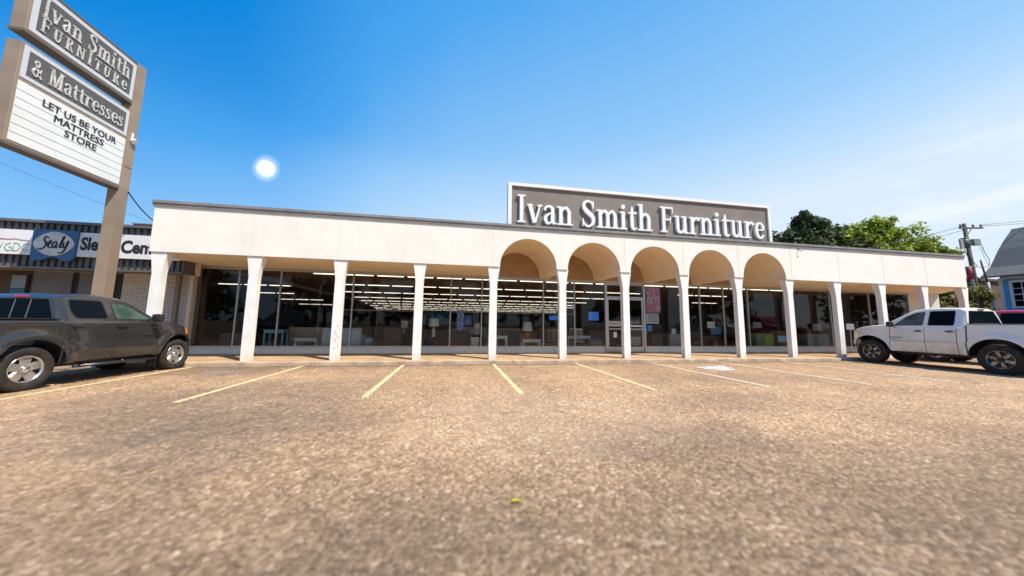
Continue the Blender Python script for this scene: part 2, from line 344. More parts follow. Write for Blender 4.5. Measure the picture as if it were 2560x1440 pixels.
def G(c):
    X = .68
    if c == 'I': return stem(.17, 0, 1), .36
    if c == 'v': return [bar(.10, X, .30, 0.02, .15), bar(.53, X, .33, 0.02, .07), bar(0, X-.03, .22, X-.03, T_), bar(.42, X-.03, .62, X-.03, T_)], .60
    if c == 'a': return [rib([(.08, .50, .10), (.13, .61, .09), (.26, .655, .08), (.38, .60, .12), (.41, .48, .14), (.41, .12, .14), (.50, .03, .06), (.56, .06, .04)]),
                         rib([(.40, .42, .05), (.25, .37, .07), (.13, .27, .12), (.11, .17, .14), (.17, .05, .10), (.28, .04, .07), (.40, .13, .05)])], .57
    if c == 'n': return stem(.14, 0, X, tr=0)+arch_(.16, .49)+stem(.49, 0, X-.3, tl=0, tr=0), .68
    if c == 'm': return stem(.14, 0, X, tr=0)+arch_(.16, .47)+stem(.47, 0, X-.3, tl=0, tr=0, bl=.06, br=.06)+arch_(.49, .80)+stem(.80, 0, X-.3, tl=0, tr=0), .99
    if c == 'S': return [rib([(.50, .72, .03), (.49, .84, .06), (.40, .945, .07), (.27, .965, .08), (.13, .89, .12), (.11, .74, .15), (.22, .60, .17), (.38, .48, .17), (.50, .35, .16), (.50, .17, .13), (.36, .04, .08), (.22, .035, .07), (.09, .14, .06), (.07, .28, .03)]),
                         bar(.515, .70, .515, .98, .04), bar(.055, .30, .055, .02, .04)], .64
    if c == 'i': return stem(.14, 0, X, tr=0)+[rib([(.14+.085*math.cos(a*PI/6), .86+.085*math.sin(a*PI/6), .0) for a in range(1)]+[(.055, .86, .0), (.075, .86, .11), (.14, .86, .17), (.205, .86, .11), (.225, .86, 0)])], .32
    if c == 't': return [rib([(.18, .90, .04), (.18, .8, .10), (.18, .55, .14), (.18, .18, .14), (.22, .06, .11), (.31, .03, .06), (.40, .09, .04)]), bar(.02, .65, .40, .65, T_+.01)], .42
    if c == 'h': return stem(.14, 0, 1.02, tr=0)+arch_(.16, .49)+stem(.49, 0, X-.3, tl=0, tr=0), .68
    if c == 'F': return stem(.18, 0, 1)+[bar(.18, .967, .62, .967, .066), bar(.60, 1, .60, .76, .04), bar(.18, .50, .50, .50, .055), bar(.49, .62, .49, .38, .04)], .66
    if c == 'u': return stem(.14, .2, X, bl=0, br=0, tr=0)+[rib([(.14, .3, .14), (.15, .14, .14), (.24, .045, .10), (.34, .05, .08), (.46, .2, .05)])]+stem(.49, 0, X, tr=0, bl=0), .68
    if c == 'r': return stem(.14, 0, X, tr=0)+[rib([(.17, .44, .05), (.26, .60, .08), (.36, .645, .09), (.44, .60, .13), (.455, .54, .10)])], .49
    if c == 'e': return [rib([(.12, .37, .05), (.46, .37, .05)], False), rib([(.47, .36, .10), (.46, .52, .12), (.37, .635, .08), (.27, .65, .07), (.15, .56, .12), (.10, .34, .15), (.16, .13, .13), (.28, .035, .08), (.40, .06, .06), (.50, .18, .04)])], .56
    if c == 's': return [rib([(.36, .50, .03), (.34, .60, .06), (.24, .645, .07), (.12, .57, .11), (.14, .44, .12), (.30, .32, .12), (.37, .18, .11), (.28, .05, .07), (.16, .04, .06), (.06, .15, .04)]), bar(.375, .49, .375, .68, .035), bar(.05, 0, .05, .2, .035)], .46
    if c == 'M': return stem(.12, 0, 1, w=.08)+[bar(.16, 1, .42, .03, .14), bar(.68, 1, .44, .03, .07)]+stem(.73, 0, 1), .92
    if c == 'N': return stem(.10, 0, .8, w=.07, br=.04)+[bar(.10, .8, .52, 0.02, .12)]+stem(.54, .0, .8, w=.07, bl=0, br=0), .70
    if c == 'R': return stem(.14, 0, .8, tr=0)+[rib([(.14, .775, .05), (.32, .77, .06), (.42, .69, .11), (.42, .57, .12), (.33, .47, .07), (.14, .445, .05)]), rib([(.26, .45, .08), (.38, .22, .12), (.48, .04, .12), (.58, .03, .05)])], .62
    if c == 'T': return stem(.28, 0, .8, tl=0, tr=0)+[bar(.02, .775, .54, .775, .05), bar(.035, .8, .035, .62, .035), bar(.525, .8, .525, .62, .035)], .58
    if c == 'U': return stem(.14, .25, .8, bl=0, br=0)+[rib([(.14, .3, .14), (.16, .12, .13), (.30, .02, .08), (.44, .1, .06), (.50, .3, .06)])]+stem(.50, .3, .8, w=.06, bl=0, br=0), .68
    if c == '1': return stem(.14, 0, .8), .32
    if c == '&': return [rib([(.56, .52, .04), (.50, .30, .08), (.36, .08, .11), (.20, .03, .10), (.08, .16, .13), (.12, .33, .12), (.28, .50, .07), (.38, .66, .08), (.36, .82, .09), (.26, .87, .07), (.16, .78, .10), (.20, .62, .10), (.36, .34, .14), (.54, .06, .14), (.64, .04, .05)])], .72
    return [], .26
def glyph_mesh(bm, gl, fx, depth, k0=0, mi=0):
    """fx(u,v,d)->3D with d out of the sign"""
    for k, (A, D) in enumerate(gl):
        d = depth+k*.0012+k0
        va = [bm.verts.new(fx(u, v, d)) for u, v in A]; vd = [bm.verts.new(fx(u, v, d)) for u, v in D]
        wa = [bm.verts.new(fx(u, v, .001)) for u, v in A]; wd = [bm.verts.new(fx(u, v, .001)) for u, v in D]
        for i in range(len(A)-1):
            bm.faces.new([va[i], va[i+1], vd[i+1], vd[i]]); bm.faces.new([wa[i], wa[i+1], va[i+1], va[i]]); bm.faces.new([vd[i], vd[i+1], wd[i+1], wd[i]])
        bm.faces.new([va[0], vd[0], wd[0], wa[0]]); bm.faces.new([va[-1], wa[-1], wd[-1], vd[-1]])
def textw(s, track=0): return sum(G(c)[1]+track for c in s)-track
def serif_line(s, u0, v0, h, width, fx, depth, m, parent, each=False, name='lettering', tr=.045):
    """writes s with capitals h tall starting at u0, stretched to width"""
    k = width/textw(s, tr); u = u0; bm = B()
    for c in s:
        gl, adv = G(c)
        g2 = [([(u+a*k, v0+b*h) for a, b in A], [(u+a*k, v0+b*h) for a, b in D]) for A, D in gl]
        if g2: glyph_mesh(bm, g2, fx, depth)
        if each and gl: obj('letter', bm, m, parent); bm = B()
        u += (adv+tr)*k
    if not each: return obj(name, bm, m, parent)
    bm.free()
def sans(s, size, fx, m, parent, bold=.0, depth=.004, width=None, align='LEFT', name='lettering', sx=1):
    cu = bpy.data.curves.new('t', 'FONT'); cu.body = s; cu.size = size; cu.offset = bold; cu.extrude = depth/2; cu.resolution_u = 3; cu.align_x = align
    o = bpy.data.objects.new('t', cu); C.objects.link(o); bpy.context.view_layer.update()
    me = bpy.data.meshes.new_from_object(o.evaluated_get(bpy.context.evaluated_depsgraph_get()))
    bpy.data.objects.remove(o); bpy.data.curves.remove(cu)
    xs = [v.co.x for v in me.vertices]; k = sx if width is None else width/(max(xs)-min(xs)); x0 = 0 if width is None else min(xs)
    for v in me.vertices: v.co = Vector(fx((v.co.x-x0)*k, v.co.y, v.co.z+depth/2+.001))
    me.materials.append(m); me.name = name; r = bpy.data.objects.new(name, me); C.objects.link(r); r.parent = parent; return r

# ------------------------------------------------------------------ ground
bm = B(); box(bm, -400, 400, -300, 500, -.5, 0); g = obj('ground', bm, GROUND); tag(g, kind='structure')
bm = B(); box(bm, -40, 27.6, 11.0, 13.78, -.02, .10, bev=.01); g = obj('walkway', bm, CONC); tag(g, kind='structure')
bm = B()
x = -40
while x < 27.5:
    box(bm, x, min(x+2.99, 27.6), 10.82, 10.995, -.02, .105, bev=.012); x += 3.0
g = obj('kerb', bm, KERB); tag(g, kind='structure')

YEL = worn_paint('yellow_line_paint', (.86, .60, .30), .465); WHL = worn_paint('faded_line_paint', (.80, .70, .54), .475)
for i in range(10):
    x = -7.285+2.874*i
    bm = B(); y0 = 6.25 if i else 5.4
    n = 24; L0 = []; R0 = []
    for k in range(n+1):
        y = lerp(y0, 10.72, k/n); j = random.uniform(-.006, .006); wd = .05 if i < 5 else .045
        L0.append(bm.verts.new((x-wd+j, y, .004))); R0.append(bm.verts.new((x+wd+j, y, .004)))
    for k in range(n): bm.faces.new([L0[k], R0[k], R0[k+1], L0[k+1]])
    o = obj('parking_line', bm, YEL if i < 5 else WHL); tag(o, kind='structure')
# spilt white paint
def blot(name, cx, cy, rx, ry, m, z=.006, ang=0):
    bm = B(); vs = []; n = 40
    for k in range(n):
        t = 2*PI*k/n; r = 1+.22*math.sin(3*t+1)+.12*math.sin(7*t)+random.uniform(-.1, .1)
        u, v = rx*r*math.cos(t), ry*r*math.sin(t); vs.append(bm.verts.new((cx+u*math.cos(ang)-v*math.sin(ang), cy+u*math.sin(ang)+v*math.cos(ang), z)))
    bm.faces.new(vs); o = obj(name, bm, m); tag(o, kind='structure'); return o
blot('paint_stain', 8.45, 9.25, .62, .42, worn_paint('white_spill', (.80, .80, .82), .52), ang=.5)
blot('paint_stain', -5.85, 9.55, .42, .34, worn_paint('faint_spill', (.36, .33, .30), .54))
# yellow leaf
bm = B(); vs = [bm.verts.new(p) for p in [(0, -.006, .004), (.02, -.02, .012), (.055, -.012, .02), (.085, 0, .006), (.05, .016, .018), (.02, .016, .014)]]; bm.faces.new(vs)
cyl(bm, (-.035, .01, .006), (0, 0, .006), .0025, seg=5)
o = obj('fallen_leaf', bm, mat('leaf_yellow', (.55, .50, .03), .5, noise=(20, .2))); o.location = (.47, 2.56, .003); o.rotation_euler = (0, 0, -.35); tag(o, 'small yellow leaf lying on the asphalt in the foreground', 'leaf')

# ------------------------------------------------------------------ furniture store
YF = 11.24; YG = 13.7; ZS = 3.37; ZT = 4.80; SP = 2.552; X0 = -8.858
st = thing('furniture_store', 'long single-storey cream stucco shop with five arches and slender flared columns', 'store', (0, 0, 0))
AC = [X0+SP*k for k in (4.5, 5.5, 6.5, 7.5, 8.5)]; AR = 1.06; AZ = ZS+.03
def arch_pts(cx, n=28): return [(cx-AR*math.cos(PI*k/n), AZ+AR*math.sin(PI*k/n)) for k in range(n+1)]
# fascia front with arch openings
bm = B()
def vquad(pts):
    f = bm.faces.new([bm.verts.new(p) for p in pts]); return f
def vstrip(xa, xb, za, zb):
    vquad([(xa, YF, za), (xb, YF, zb), (xb, YF, ZT), (xa, YF, ZT)])
xs = [-9.1]
for cx in AC:
    vstrip(xs[-1], cx-AR, ZS, ZS); P = arch_pts(cx); vstrip(cx-AR, cx-AR+.0001, ZS, AZ)
    for (a, za), (b, zb) in zip(P, P[1:]): vstrip(a, b, za, zb)
    xs.append(cx+AR)
vstrip(xs[-1], 24.4, ZS, ZS)
# ends
vquad([(24.4, YF, ZS), (27.4, 13.6, ZS), (27.4, 13.6, ZT), (24.4, YF, ZT)])
vquad([(27.4, 13.6, ZS), (27.4, 62, ZS), (27.4, 62, ZT), (27.4, 13.6, ZT)])
vquad([(-9.1, YF, ZS), (-9.5, 13.6, ZS), (-9.5, 13.6, ZT), (-9.1, YF, ZT)])
vquad([(-9.5, 13.6, ZS), (-9.5, 62, ZS), (-9.5, 62, ZT), (-9.5, 13.6, ZT)])
bmesh.ops.remove_doubles(bm, verts=bm.verts, dist=.002)
obj('fascia', bm, STUCCO, st)
# control joints
bm = B()
for x in (-6.38, -3.82, -1.27, 1.30, 3.90, 6.45, 9.0, 11.56, 14.2, 16.75, 19.3, 21.87):
    bm = B(); box(bm, x-.006, x+.006, YF-.004, YF+.01, ZS+.02, ZT-.01)
    obj('control_joint', bm, mat('joint_shadowgap', (.66, .62, .56), .9), st)
# flashing with two ribs
bm = B()
def flash(a, b, c):
    (x0, y0), (x1, y1) = a, b; d = Vector((x1-x0, y1-y0)).normalized(); nx, ny = d.y, -d.x
    for z0, z1, o_ in ((ZT-.012, ZT+.075, .035), (ZT+.075, ZT+.16, .06)):
        q = [(x0+nx*-.2, y0+ny*-.2), (x1+nx*-.2, y1+ny*-.2), (x1+nx*o_, y1+ny*o_), (x0+nx*o_, y0+ny*o_)]
        A = [bm.verts.new((u, v, z0)) for u, v in q]; D = [bm.verts.new((u, v, z1)) for u, v in q]
        bm.faces.new(A); bm.faces.new(D)
        for i in range(4): bm.faces.new([A[i], A[(i+1) % 4], D[(i+1) % 4], D[i]])
flash((-9.15, YF), (24.42, YF), 0)
flash((24.45, YF+.05), (27.4, 13.6), 0); flash((27.41, 13.6), (27.41, 62), 0)
flash((-9.5, 13.5), (-9.12, YF+.26), 0)
obj('flashing', bm, FLASH, st)
# soffit and vaults
bm = B()
def flat(xa, xb, ya=YF, yb=YG+.3, z=ZS): bm.faces.new([bm.verts.new(p) for p in [(xa, ya, z), (xa, yb, z), (xb, yb, z), (xb, ya, z)]])
prev = None
edges = [-9.1]+[v for cx in AC for v in (cx-AR, cx+AR)]+[24.4]
bm.free()
for a, b in zip(edges[::2], edges[1::2]): bm = B(); flat(a, b); obj('soffit', bm, SOFF, st)
bm = B(); bm.faces.new([bm.verts.new(p) for p in [(24.4, YF, ZS), (24.4, YG+.3, ZS), (27.4, YG+.3, ZS), (27.4, 13.6, ZS)]]); obj('soffit', bm, SOFF, st); bm = B()
bm.faces.new([bm.verts.new(p) for p in [(-9.1, YF, ZS), (-9.5, 13.6, ZS), (-9.5, YG+.3, ZS), (-9.1, YG+.3, ZS)]])
obj('soffit', bm, SOFF, st)
for cx in AC:
    bm = B(); P = [(cx-AR, ZS)]+arch_pts(cx)+[(cx+AR, ZS)]
    A = [bm.verts.new((u, YF, v)) for u, v in P]; D = [bm.verts.new((u, YG+.02, v)) for u, v in P]
    for i in range(len(P)-1): f = bm.faces.new([A[i], A[i+1], D[i+1], D[i]]); f.smooth = True
    v = obj('arch_vault', bm, SOFF, st)
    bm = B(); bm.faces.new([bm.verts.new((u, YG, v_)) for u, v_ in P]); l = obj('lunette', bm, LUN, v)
# roof deck
bm = B(); bm.faces.new([bm.verts.new((x, y, ZT-.05)) for x, y in [(-9.1, YF+.02), (24.4, YF+.02), (27.38, 13.6), (27.38, 62), (-9.48, 62), (-9.48, 13.6)]])
obj('roof', bm, mat('roof_gravel', (.25, .24, .22), .9), st)
# columns: slim shafts flaring in a curve at the head
def column_mesh():
    bm = B(); rings = []
    zs = [.10, .6, 1.3, 2.0, 2.5, 2.72, 2.86, 2.98, 3.08, 3.18, 3.28, ZS-.002]
    for z in zs:
        t = (z-.1)/(ZS-.1); hw = lerp(.132, .128, t)
        if z > 2.6: hw += .095*((z-2.6)/(ZS-2.6))**1.7
        dep = .20+(.07*((z-2.6)/(ZS-2.6))**1.7 if z > 2.6 else 0)
        y0 = YF+.035
        rings.append([bm.verts.new(p) for p in [(-hw, y0, z), (hw, y0, z), (hw, y0+dep, z), (-hw, y0+dep, z)]])
    for A, D in zip(rings, rings[1:]):
        for i in range(4): bm.faces.new([A[i], A[(i+1) % 4], D[(i+1) % 4], D[i]])
    bm.faces.new(rings[0]); bm.faces.new(rings[-1][::-1])
    es = [e for e in bm.edges if abs(e.verts[0].co.z-e.verts[1].co.z) > .02]
    bmesh.ops.bevel(bm, geom=es, offset=.010, segments=2, affect='EDGES'); return bm
c0 = obj('column', column_mesh(), COLW, st, smooth=True, sharp=50); c0.location.x = X0
for i in range(1, 14):
    c = c0.copy(); C.objects.link(c); c.parent = st; c.location.x = X0+SP*i+(0, .03, .0, -.01, .0, .03, .02, .03, 0, -.02, -.03, -.04, -.03, -.02)[i]
    if i == 2: c['label'] = 'column with dark scuff marks near its foot'
bm = B()
for k in range(14):
    z = .5+k*.055+random.uniform(-.02, .02); x = X0+SP*2+random.uniform(-.1, .1)
    tube(bm, [(x+q*.02*random.uniform(.4, 1), YF+.034, z+random.uniform(-.03, .03)) for q in range(4)], .0045, 4)
obj('scuff_mark', bm, mat('scuff', (.16, .14, .12), .9), st)
# brick plinth, sill
BRW = brick_mat('white_glazed_brick', (.86, .78, .68), (.80, .72, .62), (.62, .55, .47), .105, .30, gap=.0035)
bm = B(); box(bm, -9.45, 6.78, YG, YG+.2, .08, .335); box(bm, 8.83, 25.05, YG, YG+.2, .08, .335)
obj('brick_plinth', bm, BRW, st)
bm = B(); box(bm, -9.45, 6.78, YG-.03, YG+.2, .337, .385); box(bm, 8.83, 25.05, YG-.03, YG+.2, .337, .385)
obj('window_sill', bm, mat('sill_metal', (.62, .54, .46), .5, metal=.2), st)
MULL = [-9.47, -8.09, -6.66, -4.03, -.16, 1.15, 3.88, 5.33, 6.81]; MULR = [8.80, 11.76, 13.09, 14.5, 16.9, 19.61, 22.26, 25.07]
ZH = 3.25
bm = B(); box(bm, -9.5, 25.1, YG-.01, YG+.06, ZH, ZS-.002); obj('window_head', bm, DALU, st)
for xs_ in (MULL, MULR):
    for i, x in enumerate(xs_):
        if x in (6.81, 8.80): continue
        bm = B(); box(bm, x-.022, x+.022, YG, YG+.09, .386, ZH-.001); obj('mullion', bm, ALU if i % 2 else DALU, st)
    for a, b in zip(xs_, xs_[1:]):
        bm = B(); bm.faces.new([bm.verts.new(p) for p in [(a+.022, YG+.05, .386), (b-.022, YG+.05, .386), (b-.022, YG+.05, ZH-.002), (a+.022, YG+.05, ZH-.002)]])
        obj('window_pane', bm, GLASS, st, 'keep')
# double door
dr = B()
box(dr, 6.80, 6.89, YG-.03, YG+.10, .10, ZH-.001); box(dr, 8.72, 8.81, YG-.03, YG+.10, .10, ZH-.001); box(dr, 6.89, 8.72, YG-.02, YG+.08, ZH-.07, ZH-.001); box(dr, 6.89, 8.72, YG-.02, YG+.08, 2.60, 2.66)
fr = obj('door_frame', dr, ALU, st)
bm = B(); bm.faces.new([bm.verts.new(p) for p in [(6.89, YG+.03, 2.66), (8.72, YG+.03, 2.66), (8.72, YG+.03, ZH-.07), (6.89, YG+.03, ZH-.07)]]); obj('transom_pane', bm, GLASS, fr, 'keep')
WHS = mat('sticker_white', (.70, .70, .68), .6)
for a, b, k in ((6.90, 7.80, 0), (7.81, 8.71, 1)):
    bm = B(); box(bm, a, a+.07, YG, YG+.05, .12, 2.595); box(bm, b-.07, b, YG, YG+.05, .12, 2.595); box(bm, a+.07, b-.07, YG, YG+.05, .12, .36); box(bm, a+.07, b-.07, YG, YG+.05, 2.50, 2.595)
    lf = obj('door_leaf', bm, ALU, st)
    bm = B(); bm.faces.new([bm.verts.new(p) for p in [(a+.07, YG+.02, .36), (b-.07, YG+.02, .36), (b-.07, YG+.02, 2.5), (a+.07, YG+.02, 2.5)]]); obj('door_pane', bm, GLASS, lf, 'keep')
    bm = B(); box(bm, a+.02, b-.02, YG-.06, YG-.03, 1.14, 1.19); box(bm, a+.03, a+.06, YG-.04, YG, 1.14, 1.19); obj('push_bar', bm, ALU, lf)
    bm = B()
    if k == 0:
        box(bm, a+.08, b-.10, YG+.008, YG+.014, 1.28, 1.52)
        obj('hours_sticker', bm, mat('sticker_grey', (.48, .47, .42), .6), lf); bm = B()
        for q in range(7): box(bm, a+.14+q*.08, a+.165+q*.08, YG+.004, YG+.007, 1.34, 1.47)
        obj('sticker_lettering', bm, LETBLK, lf)
        bm = B(); box(bm, a+.30, a+.46, YG+.008, YG+.014, .78, 1.02); obj('notice_sheet', bm, WHS, lf)
    else:
        box(bm, a+.08, b-.08, YG+.008, YG+.013, 1.27, 1.34)
        for q in range(8): tube(bm, [(a+.12+q*.08+random.uniform(-.02, .02), YG+.01, 1.38+random.uniform(0, .05)+j*.05) for j in range(4)], .009, 4)
        for q in range(9): tube(bm, [(a+.12+q*.07+random.uniform(-.02, .02), YG+.01, .42+j*.10) for j in range(5)], .012, 4)
        obj('sticker_lettering', bm, WHS, lf)
# end walls
BRV = brick_mat('white_painted_brick', (.66, .64, .60), (.60, .58, .55), (.44, .41, .38), .22, .075, gap=.02)
bm = B(); box(bm, 25.09, 27.38, YG, YG+.25, .08, ZS-.004); obj('end_wall', bm, BRV, st)
bm = B(); box(bm, -9.62, -9.5, YG-.1, YG+.3, .09, ZS-.004); obj('corner_pier', bm, mat('pier_paint', (.55, .48, .40), .7), st)
# showroom shell
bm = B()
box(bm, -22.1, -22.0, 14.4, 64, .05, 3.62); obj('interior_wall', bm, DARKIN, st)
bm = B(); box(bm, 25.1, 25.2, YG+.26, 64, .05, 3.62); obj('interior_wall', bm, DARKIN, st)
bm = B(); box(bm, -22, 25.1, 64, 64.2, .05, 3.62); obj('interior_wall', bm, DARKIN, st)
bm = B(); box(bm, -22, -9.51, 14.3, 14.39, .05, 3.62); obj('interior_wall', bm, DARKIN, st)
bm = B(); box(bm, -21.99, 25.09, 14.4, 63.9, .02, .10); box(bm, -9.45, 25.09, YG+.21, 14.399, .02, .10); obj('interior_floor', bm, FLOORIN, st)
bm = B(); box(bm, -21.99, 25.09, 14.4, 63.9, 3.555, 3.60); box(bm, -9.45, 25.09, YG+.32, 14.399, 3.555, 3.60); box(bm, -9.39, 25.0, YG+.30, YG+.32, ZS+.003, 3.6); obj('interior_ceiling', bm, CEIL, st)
# small hook on the fascia
bm = B(); tube(bm, [(14.62, YF-.01, 4.78), (14.62, YF-.05, 4.66), (14.64, YF-.10, 4.62), (14.74, YF-.12, 4.64)], .014, 6); obj('wall_hook', bm, mat('rusty_iron', (.12, .08, .06), .8), st)
bm = B(); box(bm, -9.8, -9.3, YG-.75, YG-.1, 2.93, ZS-.01); obj('eave_box', bm, SOFF, st)

# roof sign
rs = thing('roof_sign', 'long grey board with white frame and raised serif letters on the shop roof', 'sign', (1.9, 11.75, ZT))
bm = B(); box(bm, .14, 11.86, .02, .22, .12, 1.88); obj('sign_panel', bm, mat('roof_sign_taupe', (.215, .180, .155), .7, noise=(1.2, .2), bump=(8, .1, .01)), rs)
bm = B(); box(bm, 0, 12.0, -.05, .26, 1.88, 2.0); box(bm, 0, .14, -.05, .26, .1, 1.88); box(bm, 11.86, 12.0, -.05, .26, .1, 1.88); box(bm, 0, 12.0, -.05, .26, .02, .12)
obj('sign_frame', bm, mat('sign_frame_white', (.78, .76, .73), .6, noise=(3, .06)), rs)
for x in (1, 4.3, 7.7, 11): bm = B(); cyl(bm, (x, .22, 1.7), (x, 1.3, 0), .03); box(bm, x-.05, x+.05, .22, .32, -.04, 1.8); obj('brace', bm, FLASH, rs)
serif_line('Ivan Smith Furniture', .36, .42, 1.10, 11.25, lambda u, v, d: (u, .02-d, v), .10, LETW, rs, each=True)

# ceiling lights
g0 = None; GR = 'fluorescent tubes in rows on the showroom ceiling'
ROWS = [(15.9, -6.4, 19.0), (20.2, -6.5, 12.5), (20.2, 15.6, 19.0), (25.2, -8.0, 11.8), (30.5, -8.8, 12.4), (35.3, -9.6, 13.5), (40.3, -10.4, 15), (45.9, -11.2, 16), (51.5, -12, 17), (57.2, -13, 18),
        (22.1, -14.1, -11.2), (28.3, -15.3, -12.6), (36.1, -17.4, -14.3), (45.9, -19.9, -16.5), (26.6, 22.0, 24.0)]
for (Y, xa, xb) in ROWS:
    x = xa
    while x < xb:
        if g0 is None:
            g0 = thing('ceiling_light', 'lit fluorescent tube fixed in long rows on the dark showroom ceiling', 'ceiling light', (x, Y, 3.55), group=GR)
            bm = B(); box(bm, 0, 1.20, -.035, .035, -.054, -.022); obj('tube', bm, TUBE, g0)
            bm = B(); box(bm, .02, 1.2, -.05, .05, -.0215, -.001); obj('housing', bm, DARKIN, g0)
        else:
            c = g0.copy(); C.objects.link(c); c.location = (x, Y, 3.55)
            for h_ in [q for q in g0.children]:
                d = h_.copy(); C.objects.link(d); d.parent = c
        x += 1.38
# diagonal dark ceiling beams seen between the tubes are the gaps themselves

# ------------------------------------------------------------------ showroom contents
FZ = .10
def fab(n, c): return mat('fabric_'+n, c, .9, noise=(5, .25), bump=(60, .3, .004))
def sofa(label, x0, x1, y, h, m, cat='sofa', group=None, depth=.85, name='sofa'):
    t = thing(name, label, cat, ((x0+x1)/2, y, FZ), 0, group); wd = (x1-x0)/2
    bm = B(); box(bm, -wd, wd, 0, .24, .1, h-FZ, bev=.06); obj('backrest', bm, m, t, True)
    bm = B(); box(bm, -wd+.14, wd-.14, .22, depth, .12, .46, bev=.06); obj('seat', bm, m, t, True)
    for s in (-1, 1):
        bm = B(); box(bm, min(s*wd, s*(wd-.16)), max(s*wd, s*(wd-.16)), .1, depth, .08, .66, bev=.05); obj('armrest', bm, m, t, True)
    for sx in (-1, 1):
        for yy in (.08, depth-.08):
            bm = B(); cyl(bm, (sx*(wd-.1), yy, 0), (sx*(wd-.1), yy, .12), .025, seg=8); obj('leg', bm, BLACK, t)
    return t
def table(label, x0, x1, y, h, m, depth=.5, group=None, cat='table', name='table', shelf=False, lw=.05):
    t = thing(name, label, cat, ((x0+x1)/2, y, FZ), 0, group); wd = (x1-x0)/2; hh = h-FZ
    bm = B(); box(bm, -wd, wd, -depth/2, depth/2, hh-.045, hh, bev=.008); obj('table_top', bm, m, t)
    bm = B(); box(bm, -wd+.04, wd-.04, -depth/2+.03, depth/2-.03, hh-.13, hh-.046); obj('apron', bm, m, t)
    for sx in (-1, 1):
        for sy in (-1, 1):
            bm = B(); cx, cy = sx*(wd-.05), sy*(depth/2-.05); box(bm, cx-lw/2, cx+lw/2, cy-lw/2, cy+lw/2, 0, hh-.131); obj('leg', bm, m, t)
    return t
def lamp(label, x, y, z0, zs0, zs1, r, shade, base, group='lamps shown in the window', br=.1, straight=False):
    t = thing('table_lamp', label, 'lamp', (x, y, z0), 0, group); hs_ = zs0-z0
    bm = B(); lathe(bm, [(.001, 0), (br*.9, .0), (br*.9, .03), (br*(.8 if straight else .5), .06), (br*(.8 if straight else 1.25), hs_*.45), (br*(.8 if straight else 1.0), hs_*.72), (.02, hs_*.85), (.015, hs_+.05)], 20, axis='Z'); obj('lamp_base', bm, base, t)
    bm = B(); lathe(bm, [(r, hs_), (r*(.95 if straight else .68), zs1-z0), (r*.93*(.95 if straight else .68), zs1-z0-.001), (r*.97, hs_+.001)], 24, axis='Z'); obj('lamp_shade', bm, shade, t)
    return t
def cabinet(label, x0, x1, y, h, m, depth=.45, doors=2, name='cabinet', cat='cabinet', dm=None):
    t = thing(name, label, cat, ((x0+x1)/2, y, FZ)); wd = (x1-x0)/2; hh = h-FZ
    bm = B(); box(bm, -wd+.02, wd-.02, 0, depth, .08, hh-.03); obj('carcass', bm, m, t)
    bm = B(); box(bm, -wd, wd, -.02, depth+.01, hh-.029, hh); obj('cabinet_top', bm, m, t)
    for k in range(doors):
        a = -wd+.03+k*(2*wd-.06)/doors; bm = B(); box(bm, a+.01, a+(2*wd-.06)/doors-.01, -.022, -.002, .11, hh-.06, bev=.006); d = obj('cabinet_door', bm, (dm or m) if k else m, t)
        bm = B(); cyl(bm, (a+.08, -.05, hh*.55), (a+.08, -.022, hh*.55), .014, seg=8); obj('knob', bm, ALU, d)
    for sx in (-1, 1):
        bm = B(); box(bm, sx*(wd-.08)-.03, sx*(wd-.08)+.03, .05, depth-.05, 0, .08); obj('foot', bm, m, t)
    return t
GREYF = fab('grey', (.16, .14, .135)); BEI = fab('beige', (.42, .35, .27)); PALE = fab('pale', (.50, .58, .64)); BRN = fab('brown', (.17, .12, .10)); DKF = fab('dark', (.07, .065, .08))
WHT = mat('white_furniture', (.70, .68, .62), .5, noise=(4, .05)); SHADE = mat('linen_shade', (.66, .64, .58), .9)
sofa('low grey sofa behind the leftmost shop window', -9.3, -8.2, 14.9, .82, GREYF)
table('pale blue framed side table left of the beige sofa', -7.45, -6.70, 14.6, .98, mat('turquoise_paint', (.16, .50, .62), .5), lw=.05)
sofa('beige sofa with rounded arm in the third window bay', -6.9, -5.5, 15.2, 1.07, BEI)
table('small white bench table before the beige sofa', -6.3, -5.45, 14.5, .66, WHT, depth=.35)
sofa('large pale blue sofa back against the glass behind the scuffed column', -5.3, -3.78, 14.35, 1.08, PALE)
t = thing('pouf', 'round white pouf beside the pale blue sofa', 'pouf', (-3.6, 14.9, FZ)); bm = B(); lathe(bm, [(.001, .2), (.13, .2), (.19, .28), (.20, .42), (.15, .55), (.001, .58)], 24, axis='Z'); obj('cushion', bm, PALE, t); bm = B(); cyl(bm, (0, 0, 0), (0, 0, .21), .09); obj('foot', bm, WHT, t)
sofa('brown striped armchair right of the round pouf', -3.05, -2.30, 15.1, 1.08, BRN, cat='armchair', name='armchair')
sofa('dark blue armchair close behind the brown striped armchair', -2.3, -1.55, 15.9, 1.05, DKF, cat='armchair', name='armchair')
table('dark stand under the smaller white drum lamp', -2.8, -2.1, 17.0, .78, BLACK)
lamp('small white drum-shaded lamp above the dark armchairs', -2.45, 17.0, .78, 1.05, 1.41, .17, SHADE, WHT, straight=True)
sofa('long mottled grey sofa behind the tall white lamp', -1.7, -.25, 15.9, .95, GREYF)
table('dark console under the tall white lamp', -1.3, -.45, 15.0, .70, mat('dark_wood', (.045, .03, .025), .5))
lamp('tall white lamp with a square white column base and drum shade', -.89, 15.0, .70, 1.17, 1.52, .23, SHADE, WHT, straight=True)
sofa('brown upholstered settee in the bay left of the arches', -.10, .78, 15.2, 1.02, BRN)
cabinet('small white square box cabinet beside the brown settee', .74, 1.11, 14.3, .72, WHT, .35, 1)
